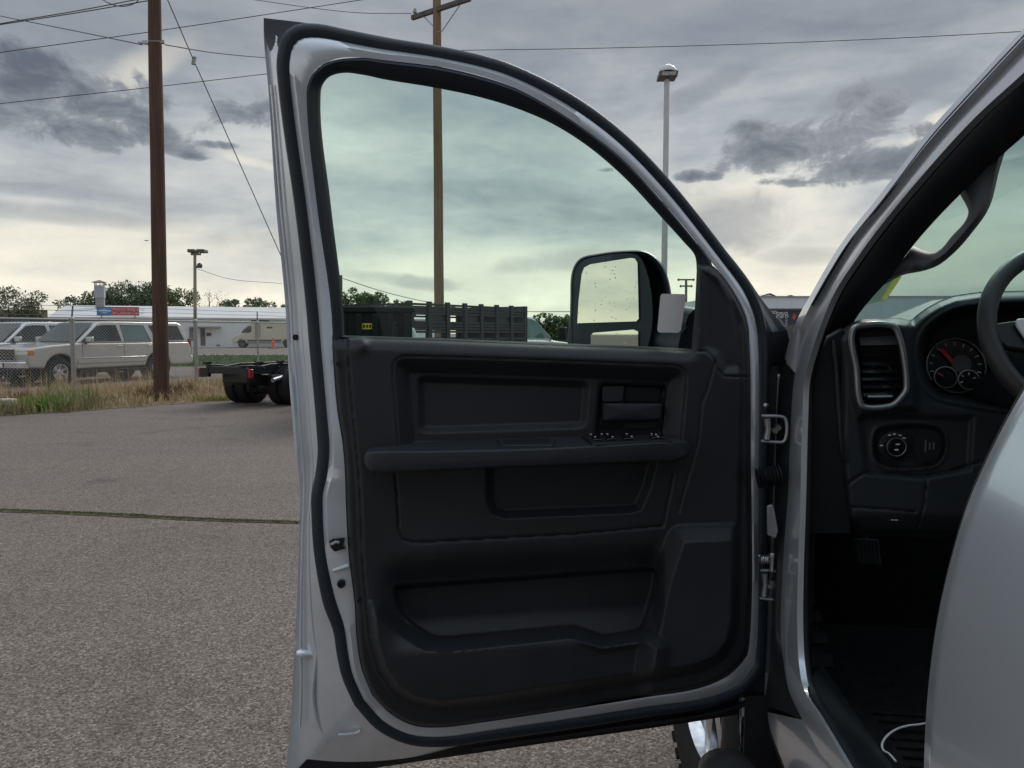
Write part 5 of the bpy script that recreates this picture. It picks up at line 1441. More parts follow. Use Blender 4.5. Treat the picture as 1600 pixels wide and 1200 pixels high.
    MB().tube([(2.64, y, z) for y, z in ((-.48, .73), (.48, .73), (.50, 1.04), (-.50, 1.04))], .018, 6, closed=True).build('grille_surround', CHROME, t)
    MB().prism([(2.56, -W, .50), (2.72, -.7, .50), (2.76, 0, .50), (2.72, .7, .50), (2.56, W, .50)], (0, 0, .20)).build('front_bumper', CHROME, t, bevel=.03)
    MB().box(2.62, 2.79, -.9, .9, .40, .50).build('bumper_valance', BODYDARK, t, bevel=.02)
    MB().box(2.77, 2.785, -.15, .15, .54, .66).build('licence_plate', WHITE_P, t)
    MB().box(-3.06, -2.9, -W + .02, W - .02, .50, .74).build('rear_bumper', paint, t, bevel=.03)
    MB().box(-2.3, 2.3, -.7, .7, .30, .5).build('underbody', BODYDARK, t)
    return t


fw = gpt(92, 602); rw_ = gpt(240, 592.5)
hd = (fw - rw_)[:2]; hd = hd / np.linalg.norm(hd); ang = math.atan2(hd[1], hd[0])
left_n = np.array([-hd[1], hd[0]])
c_ = np.array([fw[0], fw[1]]) - hd * 1.65 - left_n * 0.85
wagon('station_wagon', 'pewter grey long suv parked behind the fence and the dark pole', (c_[0], c_[1], 0), ang, SUV_P, 'parked suvs')
c2_ = c_ - left_n * 3.1 + hd * 0.2
wagon('station_wagon', 'lighter silver suv at the far left edge beyond the pewter one', (c2_[0], c2_[1], 0), ang + 0.03, SUV_P2, 'parked suvs')


# ---- bare truck chassis
near_c, far_c = gpt(462, 632), gpt(378, 628)
axv = (far_c - near_c)[:2]; axv = axv / np.linalg.norm(axv)          # across the rear axle, to the far side
chf = np.array([-axv[1], axv[0]]); chf = chf if chf[0] > 0 else -chf
chang = math.atan2(chf[1], chf[0])
mid2 = (near_c + far_c)[:2] / 2
ch = thing('cab_chassis_truck', 'bare black truck chassis with dual rear wheels and red tail lights', 'truck', (mid2[0], mid2[1], 0), chang)
hw = np.linalg.norm((far_c - near_c)[:2]) / 2
for s_ in (1, -1):
    rp = [(-1.25, 0.86), (-1.25, 0.68), (-0.5, 0.66), (3.2, 0.66), (3.2, 0.86), (0.3, 0.86), (-0.4, 0.87), (-0.75, 0.83), (-0.95, 0.86)]
    MB().prism([(x, s_ * .43 - .035, z) for x, z in rp], (0, .07, 0)).build('frame_rail', BLACKP, ch, bevel=.01)
    for o_ in (0.0, -0.30):
        add_wheel(ch, (0, s_ * (hw + o_), .40), (0, s_, 0), .40, .25, .22, BLACKP, spokes=8, lugs=True)
    MB().obox((-1.20, s_ * .62, .70), (.05, 0, 0), (0, .06, 0), (0, 0, .09)).build('tail_light', TAIL, ch, bevel=.015)
    MB().box(-1.26, -1.18, s_ * .40, s_ * .62, .62, .80).build('light_bracket', BLACKP, ch)
    for x in np.linspace(-1.1, 2.6, 9):
        MB().lathe([(.018, 0), (.018, .015), (.001, .016)], (x, s_ * .43 + s_ * .036, .80), (0, s_, 0), 8).build('rail_bolt', BRIGHT, ch)
    MB().box(-0.55, 0.55, s_ * .50, s_ * .60, .58, .64).build('leaf_spring', BLACKP, ch, bevel=.01)
for x in (-1.2, -0.6, 0.6, 1.8, 2.9):
    MB().box(x - .05, x + .05, -.40, .40, .69, .83).build('crossmember', BLACKP, ch)
MB().tube([(0, -hw, .40), (0, hw, .40)], .075, 12).build('rear_axle', BLACKP, ch)
MB().lathe([(.20, -.16), (.22, 0), (.18, .14), (.09, .2), (0.001, .2)], (-.05, 0, .40), (-1, 0, 0), 20).build('differential', BLACKP, ch)
MB().prism([(-.95, -.36, .46), (-.30, -.36, .40), (-.30, .36, .40), (-.95, .36, .46)], (0, 0, .26)).build('fuel_tank', BLACKP, ch, bevel=.05)
MB().tube([(1.2, -.60, .58), (0.35, -.60, .62), (-.1, -.62, .66), (-.35, -.66, .58), (-.62, -.68, .54)], .05, 12).build('exhaust_pipe', ZINC, ch)
MB().lathe([(.05, 0), (.045, 0), (.045, -.1), (.001, -.1)], (-.625, -.68, .54), (-1, 0, -.1), 14).build('exhaust_tip', BODYDARK, ch)
MB().lathe(tyre_prof(.38, .24, .2), (1.35, 0.0, 1.0), (0, 0, 1), 30).build('spare_tyre', TYRE, ch)
for x, y in ((-1.25, .43), (-.72, -.43), (-.1, -.43), (.45, -.43)):
    MB().box(x - .07, x + .07, y - .05, y + .05, .87, .92).build('body_mount', BLACKP, ch)


def pickup_cab(t, x0, paint, glass, dark=BLACKP):
    """regular cab with bonnet, front at +x; x0 is the back of the cab"""
    prof = [(x0, .62), (x0, 1.32), (x0 + 1.30, 1.30), (x0 + 2.55, 1.20), (x0 + 2.62, 1.05), (x0 + 2.62, .62), (x0 + 2.30, .60)] + arch(x0 + 1.82, .50, .46)[::-1][1:-1] + [(x0 + 1.34, .58)]
    side_prism(prof, -1.0, 1.0, 'body', paint, t, .05)
    gp = [(x0 + 1.42, 1.30), (x0 + .70, 1.86), (x0 + .5, 1.93), (x0 + .08, 1.93), (x0, 1.30)]
    n = len(gp); lo = [(x, s_ * (.98 if z < 1.4 else .82), z) for s_ in (1, -1) for x, z in gp]
    MB().add(lo, [tuple(range(n)), tuple(reversed(range(n, 2 * n)))] + [(i, i + n, (i + 1) % n + n, (i + 1) % n) for i in range(n)]).build('cabin', paint, t, bevel=.05, segs=3)
    ys = lambda z: .98 - .16 * (z - 1.30) / .63
    for s_ in (1, -1):
        pts = ((x0 + 1.26, 1.36), (x0 + .70, 1.80), (x0 + .5, 1.85), (x0 + .14, 1.85), (x0 + .10, 1.36))
        MB().prism([(x, s_ * (ys(z) + .003), z) for x, z in pts], (0, s_ * .006, 0)).build('side_window', glass, t)
        mr = MB().obox((x0 + 1.30, s_ * 1.30, 1.48), (.05, 0, 0), (0, .11, 0), (0, 0, .17)).build('side_mirror', dark, t, bevel=.03)
        MB().box(x0 + 1.25, x0 + 1.32, s_ * .95, s_ * 1.22, 1.34, 1.38).build('mirror_stalk', dark, mr)
        MB().box(x0 + .15, x0 + .30, s_ * 1.0, s_ * 1.03, 1.18, 1.23).build('door_handle', dark, t)
        add_wheel(t, (x0 + 1.82, s_ * .84, .40), (0, s_, 0), .40, .26, .22, BRIGHT, spokes=8, lugs=False)
    MB().prism([(x0 + 1.40, .84, 1.345), (x0 + 1.40, -.84, 1.345), (x0 + .73, -.76, 1.865), (x0 + .73, .76, 1.865)], (.03, 0, .03)).build('windscreen', glass, t)
    MB().box(x0 + 2.60, x0 + 2.66, -.8, .8, .75, 1.08).build('grille', dark, t, bevel=.02)
    MB().box(x0 + 2.62, x0 + 2.78, -1.0, 1.0, .48, .70).build('front_bumper', CHROME, t, bevel=.03)


# ---- stake bed truck with white cab
sl, sr = at_Y(640, 468, 15.5), at_Y(824, 482, 19.0)
dirv = (sr - sl)[:2]; LB_ = np.linalg.norm(dirv); dirv = dirv / LB_; sang = math.atan2(dirv[1], dirv[0])
# vehicle axes: x forward, y left; the right side (-y) faces the camera
nr = np.array([dirv[1], -dirv[0]])
org = sl[:2] - nr * 1.1
stk_t = thing('stake_bed_truck', 'white cab truck with a tall black stake bed, seen through the door window', 'truck', (org[0], org[1], 0), sang)
ZT = 2.15; ZB = 1.05
SLATM = mat('black rack steel', (0.017, 0.020, 0.022), 0.5, 0, 0.5, var=(3, .75, 1.35))
MB().box(0, LB_, -1.1, 1.1, ZB - .14, ZB).build('flat_bed', BLACKP, stk_t, bevel=.02)
slat_me = None
zs = [1.12, 1.20, 1.28, 1.36, 1.52, 1.585, 1.65, 1.715, 1.90, 1.965, 2.03, 2.085]
for s_ in (-1, 1):
    for z in zs:
        if slat_me is None:
            o_ = MB().box(0.03, LB_ - 0.03, -.016, .016, -.023, .023).build('rack_slat', SLATM, stk_t); slat_me = o_.data
        else:
            o_ = bpy.data.objects.new('rack_slat', slat_me); link(o_); o_.parent = stk_t
        o_.location = (0, s_ * 1.06, z)
    for x in np.linspace(0.04, LB_ - .04, 8):
        MB().box(x - .055, x + .055, s_ * 1.06 - .034, s_ * 1.06 + .034, ZB, ZT).build('rack_stake', SLATM, stk_t)
    for k in range(7):
        xa = (k + 0.08) * LB_ / 7
        if k % 2 == 1:
            MB().box(xa, xa + LB_ / 8, s_ * 1.03, s_ * 1.045, 1.70, 1.92).build('rack_panel', SLATM, stk_t)
for z in zs:
    MB().box(LB_ - .06, LB_ - .02, -1.03, 1.03, z - .02, z + .02).build('front_rack_slat', SLATM, stk_t)
    MB().box(.02, .05, -1.03, 1.03, z - .02, z + .02).build('gate_slat', SLATM, stk_t)
MB().box(LB_ - .02, LB_ + .02, -1.09, 1.09, ZB, ZT).build('headboard', SLATM, stk_t)
MB().box(.3, LB_ + .2, -.45, .45, .62, .84).build('frame', BLACKP, stk_t)
for s_ in (1, -1):
    add_wheel(stk_t, (1.5, s_ * .9, .40), (0, s_, 0), .40, .42, .22, BRIGHT, lugs=False)
pickup_cab(stk_t, LB_ + 0.06, WHITE_PAINT, SEAT_GLASS)
OR = mat('orange card', (0.60, 0.30, 0.10), 0.7, var=(5, .9, 1.1))
a_ = np.array([0.75, -.7, 1.05])
crate = MB().box(.95, 1.25, -.95, -.6, ZB, ZB + .32).build('toolbox', OR, None, bevel=.01)
Mx = Matrix.Translation((org[0], org[1], 0)) @ Matrix.Rotation(sang, 4, 'Z')
crate.matrix_world = Mx @ Matrix.Translation((.3, 0, .01)); tag(crate, 'small orange box lying inside the black stake bed', 'box')

# ---- dark dump body truck left of it
dl = at_Y(526, 477, 12.9); dr_ = at_Y(644, 482, 13.12)
dv = (dr_ - dl)[:2]; LD_ = np.linalg.norm(dv); dv = dv / LD_; dang = math.atan2(dv[1], dv[0])
dn = np.array([dv[1], -dv[0]])
dump = thing('dump_truck', 'dark green black dump body with a yellow warning label behind the door glass', 'truck', (dl[0], dl[1], 0), dang)
DUMPM = mat('dump body paint', (0.009, 0.012, 0.012), 0.6, 0, 0.25, var=(3, .75, 1.35))
zt = 1.94
MB().box(0, LD_, 0.0, 2.2, 1.0, zt - .06).build('dump_body', DUMPM, dump, bevel=.02)
MB().box(-.04, LD_ + .04, -.05, 2.24, zt - .10, zt).build('top_rail', DUMPM, dump, bevel=.02)
MB().box(-.04, LD_ + .04, -.04, .0, 1.0, 1.10).build('bottom_rail', DUMPM, dump, bevel=.02)
for x in np.linspace(0.1, LD_ - .1, 5):
    MB().box(x - .05, x + .05, -.07, .0, 1.05, zt - .12).build('side_post', DUMPM, dump, bevel=.015)
MB().box(.40, .64, -.012, -.002, 1.56, 1.66).build('warning_label', mat('yellow label', (.75, .62, .05), .5, var=(5, .95, 1.05)), dump)
for k in range(4):
    MB().box(.43 + k * .05, .465 + k * .05, -.016, -.011, 1.585, 1.635).build('label_mark', BLACKP, dump)
MB().tube([(.95, -.10, 1.15), (.95, -.10, 1.62), (1.0, -.10, 1.66)], .06, 12).build('exhaust_stack', DUMPM, dump)
MB().box(.2, LD_ - .2, .4, 2.0, .6, 1.0).build('subframe', BODYDARK, dump)
for x in (.6, ):
    for y in (.25, 1.9):
        add_wheel(dump, (x + .3, y, .42), (0, -1 if y < 1 else 1, 0), .42, .3, .22, BLACKP, lugs=False)
# white cement mixer pump standing between the two beds
pp = at_Y(631, 520, 14.2)
pm = thing('water_tank', 'small pale tank with a pipe standing between dump body and stake bed', 'tank', (pp[0], pp[1], 0))
WT = mat('pale green plastic', (0.42, 0.55, 0.52), 0.5, var=(4, .8, 1.1))
MB().lathe([(.001, 0), (.22, 0), (.24, .2), (.24, 1.45), (.2, 1.58), (.08, 1.62), (.001, 1.62)], (0, 0, 0), (0, 0, 1), 18).build('tank_body', WT, pm, smooth=50)
MB().tube([(0, -.05, 1.6), (.02, -.05, 1.85), (-.2, -.1, 1.95), (-.35, -.1, 1.92)], .03, 8).build('tank_pipe', PORC, pm)


# ---- cream van
vb = gpt(366, 543); vb2 = gpt(455, 542.7)
vd = (vb - vb2)[:2]; vd = vd / np.linalg.norm(vd); vang = math.atan2(vd[1], vd[0])
van = thing('camper_van', 'cream high roof van parked against the white building', 'van', (vb[0] + .9 * -vd[0], vb[1] + .9 * -vd[1], 0), vang)
pv = [(.95, .45), (.98, .95), (.55, 1.25), (.0, 1.45), (-.65, 2.35), (-1.0, 2.60), (-5.6, 2.62), (-5.75, 2.4), (-5.8, .5), (-4.9, .45)] + arch(-4.4, .42, .42)[1:-1][::1] + [(-3.9, .42), (-.45, .42)] + arch(0, .42, .42)[1:-1] + [(.5, .45)]
side_prism(pv, -1.0, 1.0, 'body', CREAM, van, .08)
for s_ in (1, -1):
    MB().prism([(x, s_ * 1.003, z) for x, z in ((.05, 1.50), (-.62, 2.15), (-.95, 2.2), (-.95, 1.62), (-.7, 1.5))], (0, s_ * .01, 0)).build('side_window', DKGLASS, van)
    MB().prism([(x, s_ * 1.003, z) for x, z in ((-3.0, 1.95), (-2.45, 1.95), (-2.45, 2.12), (-3.0, 2.12))], (0, s_ * .01, 0)).build('vent_window', DKGLASS, van)
    MB().box(-3.9, -.5, s_ * 1.0, s_ * 1.02, .70, .80).build('side_moulding', BODYDARK, van)
    MB().box(-3.8, -.5, s_ * .98, s_ * 1.04, .45, .68).build('side_skirt', mat('grey cladding', (.22, .24, .24), .6, var=(5, .9, 1.1)), van)
    for x in (0, -4.4): add_wheel(van, (x, s_ * .86, .38), (0, s_, 0), .38, .25, .2, DKST, lugs=False)
MB().prism([(.02, .85, 1.52), (.02, -.85, 1.52), (-.62, -.8, 2.32), (-.62, .8, 2.32)], (.03, 0, .03)).build('windscreen', DKGLASS, van)
MB().box(-2.6, -.9, -.7, .7, 2.62, 2.78).build('roof_unit', BODYDARK, van, bevel=.03)
MB().box(-5.5, -2.7, -.8, .8, 2.68, 2.72).build('roof_rack', BODYDARK, van)
for x in (-1.35, -1.75):
    MB().tube([(x, 1.06, 1.0), (x, 1.06, 2.65)], .03, 6).build('ladder_rail', GALV, van)
for k in range(5): MB().tube([(-1.35, 1.06, 1.1 + k * .35), (-1.75, 1.06, 1.1 + k * .35)], .025, 6).build('ladder_rung', GALV, van)
MB().box(-5.95, -5.8, -.6, .6, .9, 2.0).build('rear_rack', BODYDARK, van, bevel=.04)
sp_ = gpt(427, 544.5)
cone = thing('traffic_cone', 'faded red cone standing beside the cream van', 'cone', (sp_[0], sp_[1], 0))
MB().lathe([(.30, 0), (.30, .06), (.22, .08), (.09, 1.0), (.06, 1.02), (.001, 1.02)], (0, 0, 0), (0, 0, 1), 14).build('cone_body', mat('faded red', (.60, .16, .10), .6, var=(5, .9, 1.1)), cone)
MB().box(-.34, .34, -.34, .34, 0.0, .05).build('cone_base', RUBBER, cone)


# ------------------------------------------------------------------ buildings
WALLW = mat('white metal siding', (0.85, 0.87, 0.89), 0.55, 0, 0.4, bump=(3, .1, .03), var=(.35, .93, 1.05))
ROOFW = mat('pale metal roof', (0.62, 0.62, 0.62), 0.5, 0.1, 0.4, var=(.35, .93, 1.05))
bl_, br_ = gpt(83, 544), gpt(700, 540.5)
bd = (br_ - bl_)[:2]; BLn = np.linalg.norm(bd); bd = bd / BLn; bang = math.atan2(bd[1], bd[0])
bld = thing('body_shop_building', 'long low white metal building with a blue and red sign', 'building', (bl_[0], bl_[1], 0), bang)
zw = 3.1; zr = 4.45
MB().box(0, BLn, 0, 16, 0, zw).build('wall', WALLW, bld)
MB().add([(-.3, -.25, zw - .05), (BLn + .3, -.25, zw - .05), (BLn + .3, 8, zr), (-.3, 8, zr), (BLn + .3, 16.3, zw), (-.3, 16.3, zw), (-.3, -.25, zw - .2), (BLn + .3, -.25, zw - .2)], [(0, 1, 2, 3), (3, 2, 4, 5), (6, 7, 1, 0)]).build('roof', ROOFW, bld, smooth=0)
MB().add([(0, 0, zw), (0, 16, zw), (0, 8, zr - .03)], [(0, 1, 2)]).build('gable', WALLW, bld, smooth=0)
for k in range(int(BLn)):
    MB().box(k + .48, k + .52, -.03, 0, 0.02, zw - .25).build('wall_seam', WALLW, bld)


def on_wall(px, py):
    A = bl_[:2]; d = ray(px, py); Mx_ = np.array([[d[0], -bd[0]], [d[1], -bd[1]]]); t, s_ = np.linalg.solve(Mx_, A - EYE[:2])
    return s_, EYE[2] + d[2] * t


def wall_rect(x0, y0, x1, y1, name, m, dep=.06):
    s0_, z0_ = on_wall(x0, y1); s1_, z1_ = on_wall(x1, y0)
    return MB().box(s0_, s1_, -dep, .02, max(z0_, 0.02), z1_).build(name, m, bld)


BROWN = mat('brown door', (0.13, 0.10, 0.08), 0.6, var=(3, .85, 1.15))
wd = wall_rect(313.5, 513, 320.5, 540, 'door', BROWN); wall_rect(314.5, 515, 319.5, 525, 'door_glass', DKGLASS, .08)
wall_rect(322.5, 520, 330, 525, 'window', DKGLASS); wall_rect(296, 513, 303, 532, 'window', mat('grey pane', (.2, .2, .19), .4, var=(3, .8, 1.2)))
wall_rect(275, 516, 282, 526, 'window', DKGLASS); wall_rect(296, 510, 345, 511.6, 'canopy', mat('canopy tan', (.4, .36, .3), .6, var=(3, .9, 1.1)), .9)
wall_rect(338, 538.6, 344, 540, 'wall_vent', BODYDARK)
# sign standing on the roof edge
s0_, z0_ = on_wall(152.5, 493); s1_, z1_ = on_wall(218, 480); sm_, _ = on_wall(176, 486)
BLUE = mat('sign blue', (0.10, 0.24, 0.52), 0.5, var=(2, .95, 1.05)); SRED = mat('sign red', (0.62, 0.08, 0.09), 0.5, var=(2, .95, 1.05)); LBLUE = mat('sign light blue', (.32, .52, .78), .5, var=(2, .95, 1.05))
sg = MB().box(s0_, sm_, -.42, -.34, z0_, z1_).build('sign_panel', BLUE, bld)
sg2 = MB().box(sm_ + .02, s1_, -.42, -.34, z0_, z1_).build('sign_panel', SRED, bld)
for q in (s0_ + .4, s1_ - .4): MB().box(q - .05, q + .05, -.34, -.2, zw - .1, z1_).build('sign_bracket', GALV, bld)
xm, zm = (s0_ + sm_) / 2, (z0_ + z1_) / 2
MB().prism([(xm + .62 * a_, -.425, zm + .30 * b_ ) for a_, b_ in ((-.8, .2), (-.45, .55), (0, .85), (.45, .55), (.8, .2), (.8, -.2), (.4, -.6), (0, -.9), (-.4, -.6), (-.8, -.2))], (0, -.015, 0)).build('sign_emblem', LBLUE, sg)
MB().box(xm - .60, xm + .60, -.45, -.443, zm - .03, zm + .10).build('emblem_band', WHITE_P, sg)


def text(s_, size, loc, parent, m):
    cu = bpy.data.curves.new('lettering', 'FONT'); cu.body = s_; cu.size = size; cu.extrude = .012
    tmp = bpy.data.objects.new('lettering', cu); link(tmp)
    me = bpy.data.meshes.new_from_object(tmp.evaluated_get(bpy.context.evaluated_depsgraph_get()))
    bpy.data.objects.remove(tmp)
    o_ = bpy.data.objects.new('lettering', me); link(o_); me.materials.clear(); me.materials.append(m)
    o_.parent = parent; o_.location = loc; o_.rotation_euler = (math.pi / 2, 0, 0)
    return o_


text('Parsons Body Shop', (z1_ - z0_) * .42, (sm_ + .12, -.432, zm + .08), sg2, WHITE_P)
text('& Collision Center', (z1_ - z0_) * .42, (sm_ + .12, -.432, zm - .30), sg2, WHITE_P)
# roof exhaust stack
s_, _ = on_wall(139.5, 480)
stack = MB().box(s_ - .40, s_ + .40, 5.7, 6.5, 4.0, 5.2).build('roof_stack', mat('grey duct', (.28, .28, .29), .6, .2, var=(3, .9, 1.1)), bld)
MB().box(s_ - .46, s_ + .46, 5.6, 6.6, 5.2, 6.5).build('stack_hood', mat('light duct', (.36, .38, .42), .5, .3, var=(3, .9, 1.1)), stack)
MB().add([(s_ - .70, 5.4, 6.82), (s_ + .70, 5.4, 6.82), (s_ + .70, 6.8, 6.82), (s_ - .70, 6.8, 6.82), (s_, 6.1, 7.1)], [(0, 1, 4), (1, 2, 4), (2, 3, 4), (3, 0, 4), (0, 3, 2, 1)]).build('stack_cap', mat('rusty cap', (.20, .15, .12), .7, var=(3, .8, 1.2)), stack, smooth=0)
for dx in (-.4, .4):
    for dy in (5.7, 6.5): MB().tube([(s_ + dx, dy, 6.45), (s_ + dx, dy, 6.83)], .05, 6).build('cap_leg', GALV, stack)

# brown shed left of the white building
sh = at_Y(66, 520, 70.0)
shed = thing('shed', 'brown green flat shed left of the white building behind the trees', 'shed', (sh[0], sh[1], 0))
SHM = mat('shed olive', (0.115, 0.105, 0.075), 0.8, var=(1, .85, 1.15))
MB().box(-9, .2, -1, .6, 0, 3.55).build('wall', SHM, shed)
MB().add([(-9.2, -1.2, 3.5), (.3, -1.2, 3.5), (.3, .8, 3.6), (-9.2, .8, 3.6), (-9.2, -1.2, 3.3), (.3, -1.2, 3.3)], [(0, 1, 2, 3), (0, 4, 5, 1)]).build('roof', SHM, shed, smooth=0)

# unseen block added behind the camera: it keeps low skylight off the cabin side of the door
DGLASS = mat('blocker glass', (0.05, 0.055, 0.06), 0.2, 0, 0.5, var=(1, .8, 1.2)); STUC = mat('tan stucco', (0.20, 0.18, 0.16), 0.9, bump=(30, .3, .01), var=(1, .9, 1.1))
sv = thing('skylight_blocker', 'added unseen tan skylight blocker with dark blocker glass behind the camera', 'building', (0, -7.0, 0))
MB().box(-1, 34, -18, 0, 0, 6.6).build('wall', STUC, sv, bevel=.05)
for k in range(10): MB().box(-.4 + k * 3.3, 2.4 + k * 3.3, .0, .06, .5, 4.6).build('blocker_pane', DGLASS, sv)
MB().box(-1.3, 34.3, -18.2, .5, 5.2, 5.5).build('canopy', STUC, sv, bevel=.03)

# long pale building ahead on the right, two gables behind it
FARB = mat('pale blue grey siding', (0.72, 0.76, 0.80), 0.6, var=(.3, .96, 1.04))
rb0, rb1 = at_Y(1120, 520, 62.0), at_Y(1640, 520, 62.0)
fb = thing('warehouse', 'long pale warehouse with flat parapet seen past the windscreen pillar', 'building', (rb0[0], 62, 0))
hz_ = at_Y(1220, 463.5, 62.0)[2]; Lw = rb1[0] - rb0[0]
MB().box(0, Lw, 0, 20, 0, hz_).build('wall', FARB, fb)
MB().box(-.1, Lw + .1, -.12, .0, hz_ - .02, hz_ + .05).build('parapet_cap', GALV, fb)
for k in range(int(Lw / 1.2)): MB().box(k * 1.2, k * 1.2 + .04, -.03, 0, .02, hz_ - .1).build('wall_rib', FARB, fb)
for x0, xm_, x1, yt in ((1197, 1222, 1239, 456.8), (1236, 1256, 1272, 459.8)):
    A, B_, C_ = at_Y(x0, 464.5, 80.0), at_Y(xm_, yt, 80.0), at_Y(x1, 464.5, 80.0)
    g_ = thing('gabled_building', 'taller grey gable roof just above the warehouse parapet' if x0 == 1197 else 'lower grey gable roof right of the taller one above the parapet', 'building', (A[0], 84, 0), group='gable roofs behind the warehouse')
    A[1] = B_[1] = C_[1] = 84
    GG = mat('gable grey', (.60, .63, .66), .7, var=(.3, .96, 1.04))
    MB().prism([(A[0], 84, 0), A, B_, C_, (C_[0], 84, 0)], (0, 18, 0)).build('gable_wall', GG, g_, world=True)
    off = np.array([0, -.3, .12])
    MB().add([A + off, B_ + off, B_ + off + [0, 19, 0], A + off + [0, 19, 0], C_ + off, C_ + off + [0, 19, 0]], [(0, 1, 2, 3), (1, 4, 5, 2)]).build('roof', GALV, g_, world=True, smooth=0)

# dark trailer with pale lettering in the gap between door and pillar
ta, tb = at_Y(1196, 483, 25.0), at_Y(1262, 483, 25.0)
tr = thing('food_trailer', 'dark trailer with rows of pale lettering between door and windscreen pillar', 'trailer', ((ta[0] + tb[0]) / 2, 25.0, 0))
TRM = mat('trailer charcoal', (0.045, 0.05, 0.07), 0.45, var=(2, .9, 1.1))
hw_ = (tb[0] - ta[0]) / 2 + .4
MB().box(-hw_, hw_, 0, 2.2, .45, ta[2]).build('trailer_body', TRM, tr, bevel=.04)
MB().box(-hw_ - .03, hw_ + .03, -.03, 2.25, ta[2] - .04, ta[2] + .02).build('roof_trim', DKST, tr)


def on_tr(px, py): q = at_Y(px, py, 25.0); return q[0] - tr.location.x, q[2]


PALE = mat('pale lettering', (.62, .64, .68), .6, var=(2, .95, 1.05))
for row, (yy, xs_) in enumerate(((488, (1206, 1211)), (490, (1216, 1221.5, 1228)), (492.5, (1222,)), (494.5, (1215, 1221.5, 1229)))):
    for x in xs_:
        a_, z_ = on_tr(x, yy)
        MB().lathe([(.055, 0), (.055, .012), (.03, .012)], (a_, 0, z_), (0, -1, 0), 12).build('letter_shape', PALE, tr)
for k in range(7):
    a_, z_ = on_tr(1229, 496.5 + k * 2.2); MB().box(a_ - .05, a_ + .03, -.012, -.001, z_ - .006, z_ + .006).build('menu_line', PALE, tr)
    a_, z_ = on_tr(1217 + k * 1.8, 496 + k * 2.6); MB().box(a_ - .06, a_ + .02, -.012, -.001, z_ - .008, z_ + .008).build('menu_line', PALE, tr)
a_, z_ = on_tr(1241, 494)
MB().prism([(a_ + x * .05, -.001, z_ + z * .09) for x, z in ((-1, -1), (-1.2, 0), (-.4, 1.2), (0, .4), (.5, .9), (.9, 0), (.7, -1), (0, -1.4))], (0, -.012, 0)).build('flame_mark', mat('flame red', (.50, .10, .08), .5, var=(2, .9, 1.1)), tr)
for x in (-.9, -.1, ): add_wheel(tr, (x, .12, .34), (0, -1, 0), .34, .2, .18, BRIGHT, lugs=False)
MB().box(-hw_, hw_, .1, 2.1, .30, .46).build('trailer_frame', BODYDARK, tr)


# ------------------------------------------------------------------ trees
BARK = mat('bark', (0.10, 0.075, 0.055), 0.9, bump=(15, .5, .03), var=(3, .7, 1.3))
LEAFS = [mat('leaf deep green', (0.12, 0.165, 0.09), 0.6, 0, 0.3, var=(.6, .5, 1.6)), mat('leaf grey green', (0.17, 0.18, 0.12), 0.6, 0, 0.3, var=(.6, .6, 1.5)), mat('leaf mid green', (0.125, 0.17, 0.07), 0.6, 0, 0.3, var=(.6, .55, 1.6))]


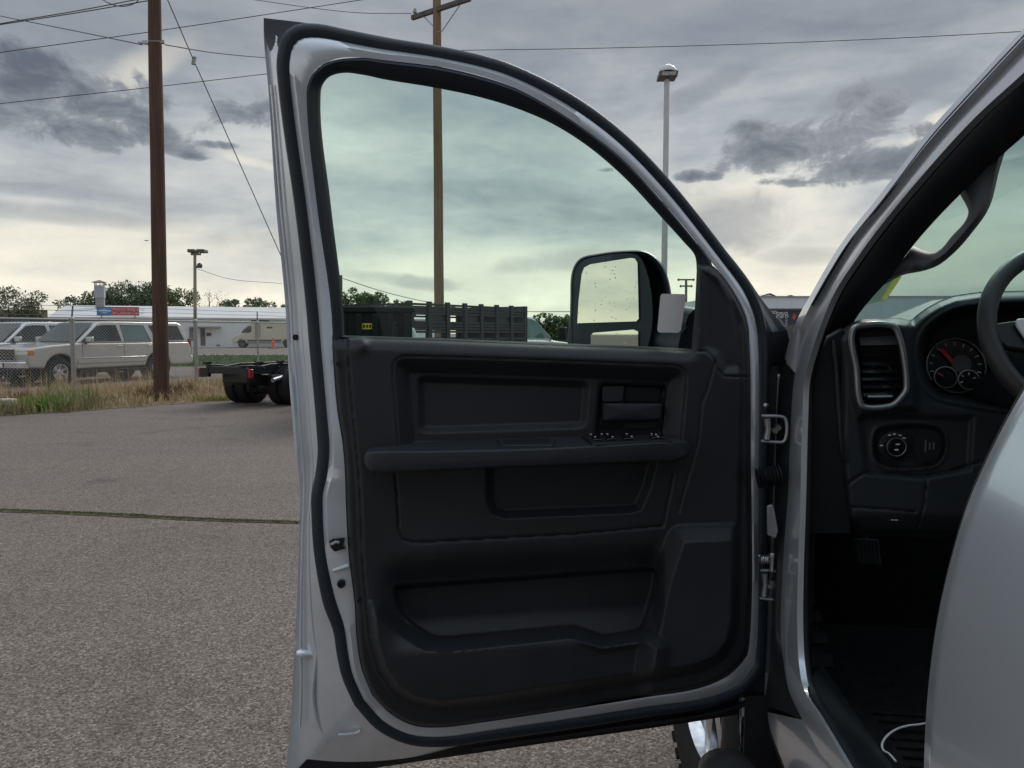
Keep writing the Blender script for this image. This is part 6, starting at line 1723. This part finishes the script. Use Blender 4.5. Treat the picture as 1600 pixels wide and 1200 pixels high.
def tree(label, px, py_top, Y, wpx, kind=0, n=2600, base_z=0.0, name='broadleaf_tree', group='background trees', low=0.25, twig=False):
    top = at_Y(px, py_top, Y); H = top[2]; Wd = 1.3 * wpx * Y / FPX
    t = thing(name, label, 'tree', (top[0], Y, 0), group=group)
    mb_ = MB().tube([(0, 0, 0), (.05, 0, H * .25), (-.05, 0.05, H * .5), (0.02, 0, H * .72)], [H * .03, H * .024, H * .016, H * .006], 9)
    tips = []
    for k in range(9):
        a_ = k * 2.4; h0 = H * rng.uniform(.22, .55); e_ = np.array([math.cos(a_) * Wd * rng.uniform(.25, .42), math.sin(a_) * Wd * .3, H * rng.uniform(.5, .88)])
        mb_.tube([(0, 0, h0), e_ * [.5, .5, 0] + [0, 0, (h0 + e_[2]) * .5 - .02 * H], e_], [H * .014, H * .009, H * .003], 6); tips.append(e_)
        if twig:
            for _ in range(8):
                q = e_ * rng.uniform(.55, 1.0) ; r_ = q + np.array([rng.normal(0, .10) * Wd, rng.normal(0, .1) * Wd, abs(rng.normal(.05, .06)) * H]); mb_.tube([q, r_], [.04, .015], 4)
    mb_.build('trunk', BARK, t)
    lobes = [(np.array([rng.uniform(-.36, .36) * Wd, rng.uniform(-.3, .3) * Wd, H * rng.uniform(low + .05, .86)]), Wd * rng.uniform(.14, .24)) for _ in range(22)]
    lobes += [(np.array([0, 0, H * .9]), Wd * .14)] + [(e_, Wd * .13) for e_ in tips]
    n = int(n * 2.0)
    if twig: n = 420
    P = []
    for i in range(n):
        c_, r_ = lobes[rng.integers(len(lobes))]
        d = rng.standard_normal(3); d /= np.linalg.norm(d)
        P.append(c_ + d * r_ * rng.uniform(.35, 1.08) ** .6 * [1, 1, .8])
    P = np.array(P); P[:, 2] = np.clip(P[:, 2], H * .06, H * 1.02)
    s_ = rng.uniform(.5, 1.15, n) * Y / FPX * (2.2 if not twig else 1.1)
    a_ = rng.standard_normal((n, 3)); a_ /= np.linalg.norm(a_, axis=1)[:, None]
    b_ = np.cross(a_, rng.standard_normal((n, 3))); b_ /= np.linalg.norm(b_, axis=1)[:, None]
    V = np.stack([P - a_ * s_[:, None], P + b_ * s_[:, None] * .55, P + a_ * s_[:, None], P - b_ * s_[:, None] * .55], 1).reshape(-1, 3)
    mb_ = MB(); mb_.v = [tuple(q) for q in V.tolist()]; mb_.f = [(4 * i, 4 * i + 1, 4 * i + 2, 4 * i + 3) for i in range(n)]; mb_.mi = [0] * n
    mb_.build('crown', LEAFS[kind], t, smooth=0, fix=False)
    return t


tree('grey green bushy tree at the far left edge', 12, 449, 66, 78, 1, 3400, low=0.1)
tree('low grey green shrub tree right of the far left tree', 44, 462, 67, 34, 1, 1400, low=0.1)
tree('small dark tree left of the roof stack on the white building', 112, 459, 108, 40, 0, 1200)
tree('dark green tree just right of the roof stack', 160, 449, 110, 60, 0, 2200)
tree('tallest dark tree behind the building left of the brown pole', 196, 439, 112, 72, 0, 3200)
tree('dark tree directly behind the brown pole', 236, 437, 112, 52, 0, 2400)
tree('green tree between the brown pole and the tan lamp post', 278, 449, 110, 50, 2, 2000)
tree('nearly bare twiggy tree right of the tan lamp post', 326, 446, 108, 44, 1, 500, name='bare_tree', twig=True)
tree('left of two round dark trees behind the building roof', 368, 465, 112, 36, 0, 1600)
tree('right of two round dark trees behind the building roof', 402, 463, 112, 44, 0, 2000)
tree('small tree touching the door frame above the van', 444, 473, 112, 26, 0, 900)
tree('left tall tree at the left edge of the door window', 551, 444, 70, 38, 2, 1800)
tree('middle tree of the group at the left of the door window', 572, 452, 71, 40, 2, 1700)
tree('right tall tree of the group above the dump body', 592, 450, 70, 30, 2, 1500)
tree('small tree just left of the black stake bed', 619, 463, 72, 22, 2, 900)
tree('small tree at the corner of the black stake bed', 634, 465, 73, 24, 2, 900)
tree('bush tree right above the white cab roof', 849, 486, 60, 30, 2, 1300, low=.1)
tree('leafy bush tree behind the white cab mirror', 868, 492, 60, 30, 2, 1300, low=.1)
tree('leafy bush tree next to the towing mirror edge', 888, 490, 61, 34, 2, 1300, low=.1)
